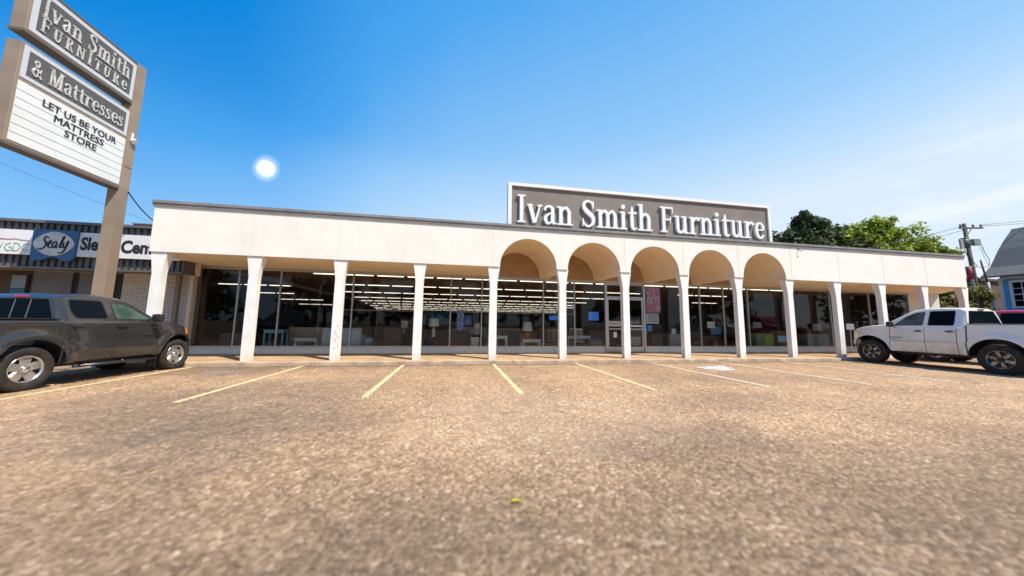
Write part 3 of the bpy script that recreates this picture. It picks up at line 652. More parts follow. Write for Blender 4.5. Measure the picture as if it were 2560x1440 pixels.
lamp('drum-shaded lamp above the small white box cabinet', 1.12, 16.0, .78, 1.03, 1.34, .16, SHADE, WHT, straight=True); table('dark lamp stand behind the small white box cabinet', .8, 1.45, 16.0, .78, BLACK)
for k, (x_, y_) in enumerate([(-7.5, 18.5), (-4.6, 19.5), (-3.2, 22.5), (.6, 18.5), (3.2, 19.5), (6.0, 18.8), (8.6, 17.6), (1.5, 23.5), (11.5, 19), (14.6, 18)]):
    sofa('upholstered sofa dimly seen further back in the dark showroom', x_-.9, x_+.9, y_, 1.0+.06*(k % 3), [BEI, GREYF, BRN, PALE][k % 4], group='sofas further back in the showroom')
def hanging(name, label, x0, x1, y, z0, z1, m, cat, wave=.02, rail=True):
    t = thing(name, label, cat, ((x0+x1)/2, y, z0)); n = 16; wd = (x1-x0)/2; h = z1-z0; bm = B(); A = []
    for k in range(n+1):
        x = lerp(-wd, wd, k/n); yy = wave*math.sin(k*1.3); A.append([bm.verts.new((x, yy+o_, z)) for z in (0, h) for o_ in (0, .012)])
    for a, b in zip(A, A[1:]):
        bm.faces.new([a[0], b[0], b[2], a[2]]); bm.faces.new([a[1], a[3], b[3], b[1]]); bm.faces.new([a[2], b[2], b[3], a[3]]); bm.faces.new([a[0], a[1], b[1], b[0]])
    bm.faces.new([A[0][0], A[0][2], A[0][3], A[0][1]]); bm.faces.new([A[-1][0], A[-1][1], A[-1][3], A[-1][2]])
    obj('cloth', bm, m, t)
    if rail:
        bm = B(); cyl(bm, (-wd-.02, 0, h+.012), (wd+.02, 0, h+.012), .01, seg=8); cyl(bm, (-wd*.7, 0, h+.012), (-wd*.7, 0, 3.55-z0), .004, seg=5); cyl(bm, (wd*.7, 0, h+.012), (wd*.7, 0, 3.55-z0), .004, seg=5); obj('hanger', bm, ALU, t)
    return t
hanging('hanging_textile', 'blue and white patterned cloth hanging behind the brown settee', .13, .45, 15.0, 1.0, 1.92, mat('blue_pattern', (.04, .13, .50), .9, noise=(14, .5, (.55, .65, .80))), 'textile')
hanging('hanging_textile', 'plain pale blue cloth hanging right of the patterned one', .47, .79, 15.2, 1.25, 1.67, mat('plain_blue', (.10, .20, .50), .9), 'textile')
hanging('hanging_banner', 'wide dim teal banner deep in the showroom behind the tall white lamp', -2.2, -.3, 22, 1.2, 2.1, mat('teal_banner', (.03, .13, .20), .9), 'banner')
table('white console table with thick legs just right of the fifth column', 1.83, 2.39, 14.4, .80, WHT, .4, lw=.07)
sofa('grey mottled armchair behind the white console tables', 2.25, 3.15, 15.3, .98, GREYF, cat='armchair', name='armchair')
table('white console table under the orange-based lamp', 3.01, 3.89, 14.3, .66, WHT, .4, lw=.09)
lamp('lamp with round orange base and white tapered shade', 3.30, 14.35, .66, 1.02, 1.43, .26, SHADE, mat('orange_ceramic', (.52, .16, .05), .4, noise=(6, .3)), br=.145)
def tv(label, x0, x1, y, z0, z1):
    t = thing('television', label, 'screen', ((x0+x1)/2, y, z0)); wd = (x1-x0)/2; h = z1-z0
    bm = B(); box(bm, -wd, wd, 0, .05, 0, h, bev=.006); obj('casing', bm, BLACK, t)
    bm = B(); box(bm, -wd+.02, wd-.02, -.004, -.001, .02, h-.02); obj('display', bm, mat('blue_display', (.01, .05, .2), .3, noise=(6, .3), emit=((.05, .25, .95), .22)), t)
    bm = B(); cyl(bm, (0, .03, h), (0, .03, 3.55-z0), .012, seg=6); obj('ceiling_bracket', bm, BLACK, t)
tv('small lit blue screen hanging left of the sixth column', 5.42, 5.95, 18, 1.56, 1.84)
tv('larger lit blue screen hanging left of the entrance doors', 6.72, 7.30, 15.4, 1.54, 2.02)
def chair(label, x, y, m, rz=0, h=.98, group='dining chairs by the white table'):
    t = thing('dining_chair', label, 'chair', (x, y, FZ), rz, group)
    bm = B(); box(bm, -.2, .2, -.2, .2, .43, .47, bev=.01); obj('seat', bm, m, t)
    for sx in (-1, 1):
        for sy in (-1, 1):
            bm = B(); cyl(bm, (sx*.18, sy*.18, 0), (sx*.18, sy*.18, (h if sy < 0 else .44)), .017, seg=8); obj('leg', bm, m, t)
    bm = B()
    for q in range(4): box(bm, -.12+q*.08-.012, -.12+q*.08+.012, -.19, -.17, .5, h-.06)
    box(bm, -.18, .18, -.195, -.165, h-.06, h); obj('backrest', bm, m, t)
WOODL = mat('light_wood', (.45, .33, .20), .6)
for i, (x, y, r_) in enumerate([(4.55, 15.0, .2), (4.95, 15.2, -.2)]): chair(['slatted light wood chair nearest the orange-based lamp', 'slatted light wood chair just left of the sixth column'][i], x, y, WOODL, r_)
table('white dining table between the sixth column and the blue screen', 5.35, 6.55, 15.1, .80, WHT, .8)
for i, (x, y, r_) in enumerate([(5.75, 14.5, 0), (6.15, 15.9, 3.1)]): chair(['white slatted chair in front of the white dining table', 'white slatted chair behind the white dining table'][i], x, y, WHT, r_, 1.05)
cabinet('light wood low chest just left of the entrance doors', 6.35, 6.98, 14.4, .60, WOODL, .4, 2)
t = thing('paper_sheet', 'crumpled blue plastic sheet on the light wood chest', 'sheet', (6.7, 14.55, .60)); bm = B()
for q in range(7): box(bm, -.22+q*.05, -.15+q*.05, -.1, .1, .0, .06+.03*(q % 3)); 
obj('folded_sheet', bm, mat('blue_plastic', (.05, .22, .65), .4), t)
# window posters right of the door
hanging('window_banner', 'tall pink banner with white figures hung inside the glass right of the doors', 8.98, 9.72, 13.86, 1.95, 3.16, mat('pink_banner', (.50, .08, .22), .8, noise=(6, .5, (.75, .42, .58))), 'banner', .004, False)
t = thing('banner_figures', 'white printed figures across the pink window banner', 'print', (9.30, 13.845, 2.55)); bm = B()
for q in range(3): tube(bm, [(-.24+q*.2, 0, -.18), (-.26+q*.2, 0, .0), (-.2+q*.2, 0, .16), (-.12+q*.2, 0, .02)], .035, 6)
obj('figure', bm, WHS, t)
def poster(label, x0, x1, y, z0, z1, m, lines=0, cat='poster', tilt=0, name='poster'):
    t = thing(name, label, cat, ((x0+x1)/2, y, z0)); t.rotation_euler = (0, tilt, 0); wd = (x1-x0)/2; h = z1-z0
    bm = B(); box(bm, -wd, wd, 0, .006, 0, h); obj('sheet', bm, m, t)
    if lines:
        bm = B()
        for q in range(lines):
            z = h-(q+1)*h/(lines+1); k = -wd+.06+random.uniform(0, .06)
            while k < wd-.08:
                l_ = random.uniform(.03, .09); box(bm, k, min(k+l_, wd-.05), -.004, -.001, z, z+.035); k += l_+.022
        obj('lettering', bm, LETBLK, t)
poster('white notice with black lettering under the pink banner', 8.94, 9.58, 13.82, 1.43, 1.91, WHS, 5)
BLP = mat('blue_paper', (.04, .25, .75), .6); LBP = mat('light_blue_paper', (.35, .60, .85), .6)
poster('bright blue paper square beneath the white notice', 9.0, 9.24, 13.84, 1.07, 1.36, BLP)
poster('tilted light blue card standing on the desk by the door', 10.48, 10.70, 14.15, .95, 1.20, LBP, tilt=.12)
cabinet('dark wooden desk behind the light blue card', 9.95, 11.1, 15.0, .92, mat('walnut', (.10, .06, .04), .5), .6, 3, name='desk', cat='desk')
sofa('pale grey armchair behind the eighth column', 10.7, 11.55, 14.6, .94, fab('pgrey', (.36, .35, .34)), cat='armchair', name='armchair')
poster('white sheet hung in the bay right of the eighth column', 12.89, 13.34, 14.6, 1.25, 1.58, WHS)
hanging('hanging_textile', 'dull blue cloth beside the hung white sheet', 13.45, 14.10, 15.0, .90, 1.32, mat('dull_blue', (.06, .22, .36), .9), 'textile')
cabinet('low red-brown sideboard left of the ninth column', 12.3, 14.3, 15.3, .80, mat('redwood', (.13, .05, .035), .5), .5, 4, name='sideboard', cat='sideboard')
sofa('dark armchair left of the low red-brown sideboard', 11.2, 12.0, 15.8, .96, DKF, cat='armchair', name='armchair')
cabinet('green cabinet with one yellow-green door near the tenth column', 15.55, 16.70, 14.4, 1.0, mat('sage', (.20, .26, .14), .6), .5, 2, dm=mat('lime', (.36, .42, .07), .6))
cabinet('brown cupboard right of the green cabinet', 17.0, 18.2, 14.9, 1.13, mat('brown_wood', (.17, .085, .045), .5), .5, 2)
poster('white card propped against the brown cupboard', 16.86, 17.40, 14.3, .57, .90, LBP)
poster('small pale sign hung above the brown cupboard', 16.0, 16.55, 14.9, 1.30, 1.6, mat('dim_card', (.30, .28, .27), .7))
cabinet('grey panelled dresser right of the tenth column', 19.1, 20.6, 14.6, 1.0, mat('grey_paint', (.25, .26, .28), .6), .5, 3, name='dresser', cat='dresser')
poster('beige square hung above the grey dresser', 19.95, 20.55, 14.9, 1.15, 1.55, mat('dim_card', (.3, .3, .3)))
t = thing('yard_sign', 'small white board on a thin stake just left of the white truck bonnet', 'sign', (19.5, 12.85, .10)); bm = B(); box(bm, -.24, .24, 0, .012, 1.16, 1.46); obj('board', bm, PWHITE, t); bm = B(); cyl(bm, (0, .02, 0), (0, .02, 1.3), .015); box(bm, -.15, .15, -.1, .14, 0, .02); obj('stake', bm, WHT, t)

# ------------------------------------------------------------------ neighbouring shop
nb = thing('neighbour_shop', 'low shop with dark ribbed metal awning roof and painted brick beside the long store', 'shop', (-15, 12.8, 0))
def nx(v): return v+15
def ny(v): return v-12.8
RIB = mat('ribbed_metal', (.17, .16, .155), .5, metal=.3, noise=(3, .3)); 
bm = B(); z0, z1 = 2.97, 4.42
x = -30.
box(bm, nx(-30), nx(-9.28), ny(12.80), ny(13.3), z0, z1)
box(bm, nx(-30), nx(-9.26), ny(12.70), ny(13.32), z1+.001, z1+.09); box(bm, nx(-30), nx(-9.26), ny(12.72), ny(13.32), z0-.06, z0-.001)
obj('awning_face', bm, RIB, nb)
bm = B(); x = -29.9
while x < -9.32: box(bm, nx(x), nx(x)+.035, ny(12.755), ny(12.80), z0+.001, z1-.001); x += .185+random.uniform(-.012, .012)
obj('awning_seam', bm, mat('seam_dark', (.045, .045, .055), .5, metal=.3), nb)
bm = B(); box(bm, nx(-30), nx(-9.7), ny(13.3), ny(40), 4.2, 4.3); obj('roof', bm, FLASH, nb)
bm = B(); box(bm, nx(-30), nx(-9.64), ny(13.321), ny(13.9), z0, z0+.05); obj('soffit', bm, SOFF, nb)
BRG = brick_mat('grey_white_brick', (.56, .55, .53), (.48, .47, .46), (.26, .25, .24), .21, .072, gap=.022)
bm = B(); box(bm, nx(-11.91), nx(-9.64), ny(13.9), ny(14.1), 0, z0); obj('brick_wall', bm, BRG, nb)
bm = B(); box(bm, nx(-10.2), nx(-10.08), ny(13.80), ny(13.895), 0, z0-.001); obj('downpipe', bm, mat('pipe_brown', (.22, .17, .13), .6), nb)
PAN = mat('grey_panel', (.11, .125, .16), .6, noise=(2, .15))
for a, b in ((-14.54, -13.43), (-13.22, -12.2)):
    bm = B(); box(bm, nx(a), nx(b), ny(13.9), ny(14.0), 0, z0); obj('wall_panel', bm, PAN, nb)
for a, b in ((-13.43, -13.22), (-12.2, -11.91)):
    bm = B(); box(bm, nx(a), nx(b), ny(13.95), ny(14.0), 0, z0); obj('dark_strip', bm, BLACK, nb)
bm = B(); box(bm, nx(-30), nx(-14.54), ny(14.0), ny(14.1), 0, z0); obj('dark_wall', bm, mat('dark_brown_wall', (.05, .038, .03), .7), nb)
bm = B(); box(bm, nx(-15.22), nx(-14.72), ny(13.96), ny(13.995), 1.3, 2.82); wf = obj('window_frame', bm, BLACK, nb)
bm = B(); box(bm, nx(-15.17), nx(-14.77), ny(13.93), ny(13.958), 2.35, 2.80); obj('upper_pane', bm, mat('grey_pane', (.16, .22, .26), .25), wf)
bm = B(); box(bm, nx(-15.17), nx(-14.77), ny(13.93), ny(13.958), 1.4, 2.33); obj('lower_pane', bm, mat('blue_pane', (.02, .08, .14), .25), wf)
bm = B(); cyl(bm, (nx(-14.05), ny(13.88), 1.95), (nx(-14.05), ny(13.88), 2.2), .02, seg=6); cyl(bm, (nx(-14.1), ny(13.88), 2.15), (nx(-13.98), ny(13.88), 2.15), .02, seg=6); obj('wall_tap', bm, ALU, nb)
# rooftop unit
t = thing('rooftop_unit', 'flat dark air handling unit on the neighbouring roof by the shop corner', 'roof unit', (-10.6, 13.3, 4.51)); bm = B(); box(bm, -.75, .95, 0, .8, 0, .19, bev=.01); obj('casing', bm, mat('unit_dark', (.06, .075, .08), .6), t); bm = B(); box(bm, -.78, .98, -.02, .82, .191, .23); obj('lid', bm, FLASH, t)
t = thing('roof_vent', 'small blue-capped vent pipe on the rooftop unit', 'vent', (-9.95, 13.4, 4.74)); bm = B(); cyl(bm, (0, 0, 0), (0, 0, .14), .05); obj('pipe', bm, PWHITE, t); bm = B(); cyl(bm, (0, 0, .14), (.03, 0, .22), .06, .03); obj('cap', bm, mat('vent_blue', (.05, .18, .3), .5), t)

def wallsign(name, label, x0, x1, z0, z1, m, y=12.70):
    t = thing(name, label, 'sign', (x0, y, z0)); bm = B(); box(bm, 0, x1-x0, -.03, .03, 0, z1-z0, bev=.006); obj('board', bm, m, t); return t
WB = mat('sign_board_white', (.72, .72, .74), .5, noise=(2, .06))
t = wallsign('sleep_sign', 'white board reading Sleep Center in black on the dark awning', -12.24, -8.98-.35, 3.34, 4.15, WB)
fx = lambda u, v, d: (.17+u, -.031-d, .24+v)
sans('Sleep', .58, lambda u, v, d: (.07+u, -.031-d, .24+v), LETBLK, t, bold=.024, width=.88)
sans('Center', .58, lambda u, v, d: (1.18+u, -.031-d, .20+v), LETBLK, t, bold=.024, width=1.36)
t = wallsign('service_sign', 'white board with red line and green outlined letters at the left frame edge', -15.6, -13.44, 3.34, 4.14, WB)
bm = B(); tube(bm, [(.9, -.04, .50), (1.62, -.04, .48)], .008, 5, 0); obj('red_line', bm, mat('line_red', (.45, .04, .05), .5), t)
bm = B(); tube(bm, [(1.62, -.04, .48), (1.72, -.04, .50), (1.86, -.04, .47), (2.1, -.04, .45)], .006, 5, 0); obj('black_line', bm, LETBLK, t)
GO = mat('outline_green', (.08, .36, .20), .5); bm = B()
def outl(P): tube(bm, [(x_, -.04, z_) for x_, z_ in P], .007, 5)
outl([(1.10, .36), (1.17, .12), (1.26, .30), (1.35, .12), (1.42, .36)]); outl([(1.62, .36), (1.50, .30), (1.48, .18), (1.56, .11), (1.66, .13), (1.66, .23), (1.58, .23)])
outl([(1.70, .36), (1.70, .11), (1.82, .12), (1.88, .24), (1.82, .35), (1.70, .36)]); outl([(2.09, .32), (2.02, .36), (1.94, .30), (1.93, .18), (1.99, .11), (2.08, .13)])
outl([(.6, .36), (.6, .12)]); outl([(.7, .12), (.7, .36), (.85, .12), (.85, .36)])
obj('lettering', bm, GO, t)
# blue emblem sign
t = thing('mattress_emblem_sign', 'blue plaque with a pale pointed oval and dark script lettering on the awning', 'sign', (-13.42, 12.64, 3.16))
poly = [(0, 1.02), (1.20, 1.02), (1.17, .12), (1.08, .02), (.90, .0), (.62, .14), (.58, .14), (.32, .02), (.12, .0), (.02, .08)]
bm = B(); prism(bm, poly, lambda u, v: (u, .06, v), lambda u, v: (u, -.02, v)); obj('plaque', bm, mat('plaque_blue', (.030, .115, .27), .45, noise=(3, .15)), t)
ov = []
for k in range(48):
    a = 2*PI*k/48; c_, s_ = math.cos(a), math.sin(a); ov.append((.60+.54*math.copysign(abs(c_)**1.15, c_), .56+.40*math.copysign(abs(s_)**1.25, s_)))
bm = B(); prism(bm, ov, lambda u, v: (u, -.021, v), lambda u, v: (u, -.035, v)); obj('oval', bm, mat('oval_pale', (.58, .60, .62), .5, noise=(5, .2)), t)
bm = B(); sc = [[(.46, .74, .03), (.38, .78, .05), (.34, .68, .05), (.40, .58, .06), (.38, .44, .05), (.26, .36, .05), (.18, .40, .02)],
     [(.44, .50, .03), (.52, .58, .05), (.52, .66, .04), (.46, .58, .05), (.48, .44, .05), (.56, .44, .03)],
     [(.68, .64, .04), (.60, .60, .05), (.57, .48, .05), (.62, .43, .04), (.69, .60, .03), (.67, .44, .05), (.72, .44, .03)],
     [(.74, .46, .03), (.86, .76, .04), (.84, .80, .04), (.79, .56, .05), (.79, .44, .04), (.84, .46, .03)],
     [(.86, .62, .04), (.86, .48, .05), (.92, .46, .04), (.98, .66, .05), (.94, .46, .05), (.86, .28, .05), (.74, .27, .03)]]
glyph_mesh(bm, [rib(p_) for p_ in sc], lambda u, v, d: (u, -.035-d, v), .006); obj('script_lettering', bm, LETBLK, t)

# ------------------------------------------------------------------ pole sign
ps = thing('pole_sign', 'tall brown pole carrying two stacked sign cabinets with a changeable letter board', 'sign', (-10.66, 11.86, 0))
bm = B(); box(bm, -.155, .155, -.14, .16, 0, 9.72, bev=.006); obj('pole', bm, POLE, ps)
bm = B()
def cab(zA, zB):
    box(bm, -.17, .14, -2.80, -.141, zA, zB, bev=.008)
cab(8.34, 9.66); obj('upper_cabinet', bm, POLE, ps); bm = B(); cab(5.47, 8.03); obj('lower_cabinet', bm, POLE, ps)
for za_, zb_ in ((5.40, 5.469), (8.27, 8.339), (9.661, 9.70)): bm = B(); box(bm, -.17, .15, -2.82, -.142, za_, zb_); obj('cabinet_edge', bm, mat('edge_dark', (.12, .095, .075), .6), ps)
UP = B(); box(UP, .141, .150, -2.74, -.17, 8.38, 9.60); f1 = obj('name_panel', UP, SIGNB, ps)
bm = B(); box(bm, .151, .156, -2.62, -.28, 8.49, 9.50); obj('panel_field', bm, SIGNG, f1)
bm = B(); box(bm, .141, .150, -2.74, -.17, 7.14, 7.98); f2 = obj('mattress_panel', bm, SIGNB, ps)
bm = B(); box(bm, .151, .156, -2.64, -.27, 7.24, 7.88); obj('panel_field', bm, SIGNG, f2)
bm = B(); box(bm, .141, .152, -2.74, -.17, 5.53, 7.04); f3 = obj('letter_board', bm, mat('board_white', (.74, .74, .72), .45, noise=(2, .06)), ps)
bm = B()
for k in range(1, 7): box(bm, .1525, .158, -2.74, -.17, 5.53+k*.2157-.006, 5.53+k*.2157+.006)
obj('letter_rail', bm, mat('rail_grey', (.52, .52, .52), .4), f3)
fs = lambda y0, z0: (lambda u, v, d: (.1565+d, y0+u, z0+v))
serif_line('Ivan Smith', 0, 0, .50, 2.20, fs(-2.56, 8.96), .02, LETOLD, f1, tr=.10)
serif_line('FURNITURe', 0, 0, .40, 2.16, fs(-2.56, 8.54), .02, LETOLD, f1, tr=.26)
serif_line('& Mattresses', 0, 0, .46, 2.22, fs(-2.57, 7.33), .02, LETOLD, f2)
for s, y0, wd, z0 in (('LET US BE YOUR', -2.25, 1.80, 6.71), ('MATTRESS', -1.98, 1.20, 6.46), ('STORE', -1.72, .78, 6.21)):
    sans(s, .27, (lambda y0, z0: (lambda u, v, d: (.158+d, y0+u, z0+v)))(y0, z0), LETBLK, f3, bold=0, width=wd)
    sans(s, .27, (lambda y0, z0: (lambda u, v, d: (.1592+d, y0+.010+u, z0+.004+v)))(y0, z0), LETBLK, f3, bold=0, width=wd)
bm = B(); box(bm, .156, .175, -.02, .03, 7.12, 7.35); cyl(bm, (.17, .02, 7.12), (.24, .02, 7.06), .07, .09); obj('floodlight', bm, PWHITE, ps)
bm = B(); box(bm, .156, .162, -.10, .12, 6.18, 6.20); obj('strap', bm, mat('rusty_iron', (.12, .08, .06)), ps)
def cable(name, label, a, b, sag, r, m=BLACK, n=22, group=None):
    a, b = Vector(a), Vector(b); P = []
    for k in range(n+1):
        t_ = k/n; p = a.lerp(b, t_); p.z -= sag*4*t_*(1-t_); P.append(p)
    bm = B(); tube(bm, P, r, 6); o = obj(name, bm, m); tag(o, label, 'cable', group); return o
cable('power_cable', 'black cable sagging from the pole sign down to the neighbouring roof', (-10.49, 11.98, 5.42), (-10.6, 13.35, 4.74), .12, .017)
cable('overhead_wire', 'thin wire crossing the sky low behind the pole sign', (-36, 30, 13.7), (-20, 30, 7.7), .25, .014, mat('wire_blue', (.06, .09, .13), .6))

# ------------------------------------------------------------------ pickup trucks
def truck(name, label, P, paint, loc, rz, cat='pickup truck'):
    T = thing(name, label, cat, loc, rz)
    WB, NOSE, REAR, W = P['wb'], P['nose'], P['rear'], P['w']
    ZR, ZB, ZRAIL = P['rocker'], P['belt'], P['rail']; CB, COWL = P['cabback'], P['cowl']; R0 = P['r']; RA = R0+P.get('gap', .085)
    hood = P['hood']      # (s,z) table
    TR = mat('truck_trim_black', (.018, .018, .02), .45); DKG = P['glass']
    def ztop(s):
        if s < CB: return ZRAIL
        if s < COWL: return lerp(ZRAIL, ZB, sm((s-CB)/.08)) if s < CB+.08 else ZB
        return interp(s, hood)
    def hw(s):
        t = max(0, (s-(NOSE-.75))/.75); r_ = max(0, (REAR+.3-s)/.3)
        return W-.20*t**2.2-.03*r_**2
    def side_x(s, z):
        z_ = (z-ZR)/(ZB-ZR); x = hw(s)*(1-.055*max(0, z_-.55)**1.5*3-.05*max(0, .35-z_)**1.2*2.5)
        if z < P['crease']: x += .026*sm((P['crease']-z)/.03)
        for cs in (0, WB):       # flared arches
            d = math.hypot(s-cs, z-R0)
            if d < RA+.20: x += P['flare']*sm((RA+.20-d)/.10)
        if s < CB+.02: x += .0
        return x
    ss = [REAR+(NOSE-REAR)*k/118 for k in range(119)]
    bm = B(); rings = []
    for s in ss:
        zt = ztop(s); nose_t = max(0, (s-(NOSE-.22))/.22); zb = ZR+(.0 if REAR+.3 < s < NOSE-.4 else .06)+.10*nose_t**2
        zt2 = zt-.05*nose_t**2.5; pts = [(0, zb), (hw(s)*.7, zb)]
        n = 17
        for k in range(n):
            z = lerp(zb, zt2-.06, k/(n-1)); pts.append((side_x(s, z)-(.02 if k == 0 else 0), z))
        xs_ = side_x(s, zt2-.06)
        for k in range(1, 6):
            a = k/5*PI/2; pts.append((xs_-.085*(1-math.cos(a)), zt2-.06+.055*math.sin(a)))
        crown = .03 if s > COWL else 0
        for k in (1, 2, 3): pts.append(((xs_-.085)*(1-k/3), zt2-.005+crown*sm(k/3)))
        rg = [bm.verts.new((x, s, z)) for x, z in pts]
        lf = [bm.verts.new((-x, s, z)) for x, z in pts[1:-1]]
        rings.append(rg+lf[::-1])
    for A, D in zip(rings, rings[1:]):
        m_ = len(A)
        for i in range(m_): bm.faces.new([A[i], A[(i+1) % m_], D[(i+1) % m_], D[i]])
    bm.faces.new(rings[0][::-1]); bm.faces.new(rings[-1])
    bmesh.ops.recalc_face_normals(bm, faces=bm.faces)
    body = obj('body', bm, [paint, TR], T)
    cb = B()
    for cs in (0, WB):
        for sg in (-1, 1): cyl(cb, (sg*.48, cs, R0+.02), (sg*1.3, cs, R0+.02), RA, seg=48)
    cb2 = B(); box(cb2, -W+.09, W-.09, REAR+.08, CB-.10, ZRAIL-.50, ZRAIL+.3)
    cut = [obj('cut', cb, BLACK), obj('cut', cb2, BLACK)]
    for c in cut:
        c.parent = T
        md = body.modifiers.new('b', 'BOOLEAN'); md.object = c; md.operation = 'DIFFERENCE'; md.solver = 'EXACT'
    bpy.context.view_layer.update()
    me = bpy.data.meshes.new_from_object(body.evaluated_get(bpy.context.evaluated_depsgraph_get())); body.modifiers.clear(); body.data = me
    for c in cut: bpy.data.objects.remove(c)
    for f in me.polygons:
        c = f.center; dk = False
        for cs in (0, WB):
            if math.hypot(c.y-cs, c.z-R0-.02) < RA+.004 and (abs(f.normal.x) < .5 or abs(c.x) < .5): dk = True
        if abs(c.x) < W-.088 and c.y < CB-.09 and c.z < ZRAIL-.02 and c.z > ZR+.3: dk = True
        if c.z < ZR+.075 and f.normal.z < -.5: dk = True
        f.material_index = 1 if dk else 0
    while len(me.materials) > 2: me.materials.pop()
    me.shade_smooth(); me.set_sharp_from_angle(angle=R(38))
    # chassis mass under the floor
    bm = B(); box(bm, -W*.55, W*.55, REAR+.3, NOSE-.3, ZR-.10, ZR+.02); cyl(bm, (-W*.8, 0, R0), (W*.8, 0, R0), .06); cyl(bm, (-W*.8, WB, R0), (W*.8, WB, R0), .05); box(bm, -.15, .15, -.14, .14, R0-.12, R0+.14, bev=.04)
    obj('chassis', bm, TR, T)
    # greenhouse
    roofp = P['roof']; tum = P['tumble']; ZRF = max(z for s, z in roofp)
    XB = W-.075
    def gx(z): return XB-(z-ZB)*tum
    bm = B(); rings = []; st_ = []
    for (a, za), (b, zb_) in zip(roofp, roofp[1:]):
        k = max(1, int(abs(b-a)/.06)); st_ += [(lerp(a, b, q/k), lerp(za, zb_, q/k)) for q in range(k)]
    st_.append(roofp[-1])
    for s, z in st_:
        h = max(z-ZB, .012); rr = min(.085, h*.5); pts = [(gx(ZB-.03), ZB-.03)]
        for k in range(1, 5): zz = lerp(ZB-.02, z-rr, k/4); pts.append((gx(zz), zz))
        xe = gx(z-rr)
        for k in range(1, 6):
            a = k/5*PI/2; pts.append((xe-rr*1.25*(1-math.cos(a)), z-rr+rr*math.sin(a)))
        for k in (1, 2, 3): pts.append(((xe-rr*1.25)*(1-k/3), z+.02*sm(k/3)*min(1, h/.3)))
        ins = .055*max(0, 1-(s-roofp[0][0])/.14)**2
        rg = [bm.verts.new((max(x-ins, 0), s, z_)) for x, z_ in pts]; lf = [bm.verts.new((-max(x-ins, 0), s, z_)) for x, z_ in pts[:-1]]
        rings.append(rg+lf[::-1])
    for A, D in zip(rings, rings[1:]):
        for i in range(len(A)-1): bm.faces.new([A[i], A[i+1], D[i+1], D[i]])
    bm.faces.new(rings[0]); bm.faces.new(rings[-1])
    gh = obj('cab', bm, paint, T, True, 34)
    # side windows
    def wpoly(P2, sg, m, nm, par, out=.005, th=.004):
        # round corners
        Q = []
        n_ = len(P2)
        for i, p in enumerate(P2):
            a = Vector(P2[i-1]); b = Vector(p); c = Vector(P2[(i+1) % n_]); r1 = min(.05, (a-b).length*.3, (c-b).length*.3)
            p1 = b+(a-b).normalized()*r1; p2 = b+(c-b).normalized()*r1
            for k in range(5): t_ = k/4; Q.append(tuple(p1*(1-t_)**2+b*2*t_*(1-t_)+p2*t_*t_))
        b_ = B(); prism(b_, Q, lambda u, v: (sg*(gx(v)-.02), u, v), lambda u, v: (sg*(gx(v)+out), u, v)); return obj(nm, b_, m, par)
    for sg in (-1, 1):
        for k, wp in enumerate(P['windows']):
            fr_ = [(s+(.022 if s > sum(q[0] for q in wp)/len(wp) else -.022), z+(.020 if z > sum(q[1] for q in wp)/len(wp) else -.020)) for s, z in wp]
            f_ = wpoly(fr_, sg, TR, 'window_trim', T, .003); wpoly(wp, sg, P['glass2'] if k else DKG, 'window', f_, .007)
    # rear window and windscreen
    def slab(p0, p1, w0, w1, m, nm, off=.006, m2=None):
        (s0, z0_), (s1, z1_) = p0, p1; d = Vector((s1-s0, z1_-z0_)).normalized(); nr = Vector((-d.y, d.x))*off
        if (nr.x > 0) != (s0 > 1.0): nr = -nr
        b_ = B(); q = [(-w0, s0, z0_), (w0, s0, z0_), (w1, s1, z1_), (-w1, s1, z1_)]
        A = [b_.verts.new((x, y-nr.x*2, z-nr.y*2)) for x, y, z in q]; D = [b_.verts.new((x, y+nr.x, z+nr.y)) for x, y, z in q]
        b_.faces.new(A); b_.faces.new(D)
        for i in range(4): b_.faces.new([A[i], A[(i+1) % 4], D[(i+1) % 4], D[i]])
        return obj(nm, b_, m, T)
    (ra, rza), (rb, rzb) = roofp[0], roofp[1]
    def on(a, b, t_): return (lerp(a[0], b[0], t_), lerp(a[1], b[1], t_))
    lo_, hi_ = on(roofp[0], roofp[1], .04), on(roofp[0], roofp[1], .95)
    rw = slab(lo_, hi_, gx(lo_[1])-.11, gx(hi_[1])-.12, DKG, 'rear_window', .006)
    bm = B(); 
    for q in P['div']:
        bm.free(); bm = B()
        A = [bm.verts.new((x_, y_-e_, z_)) for x_, y_, z_, e_ in ((q-.012, lo_[0], lo_[1]+.01, .012), (q+.012, lo_[0], lo_[1]+.01, .012), (q+.012, hi_[0], hi_[1]-.01, .012), (q-.012, hi_[0], hi_[1]-.01, .012))]; bm.faces.new(A)
        obj('window_divider', bm, mat('divider_grey', (.12, .12, .12), .5), rw); bm = B()
    fw = P['ws']; lo_, hi_ = fw[0], fw[1]; slab(lo_, hi_, gx(lo_[1])-.06, gx(hi_[1])-.12, P['glass2'], 'windscreen', .008)
    bm.free()
    hz = roofp[1][1]
    bm = B(); box(bm, -.11, .11, roofp[1][0]-.03, roofp[1][0]+.05, hz+.0, hz+.045, bev=.01); obj('brake_light', bm, mat('brake_red', (.55, .01, .015), .3, coat=.5), T)
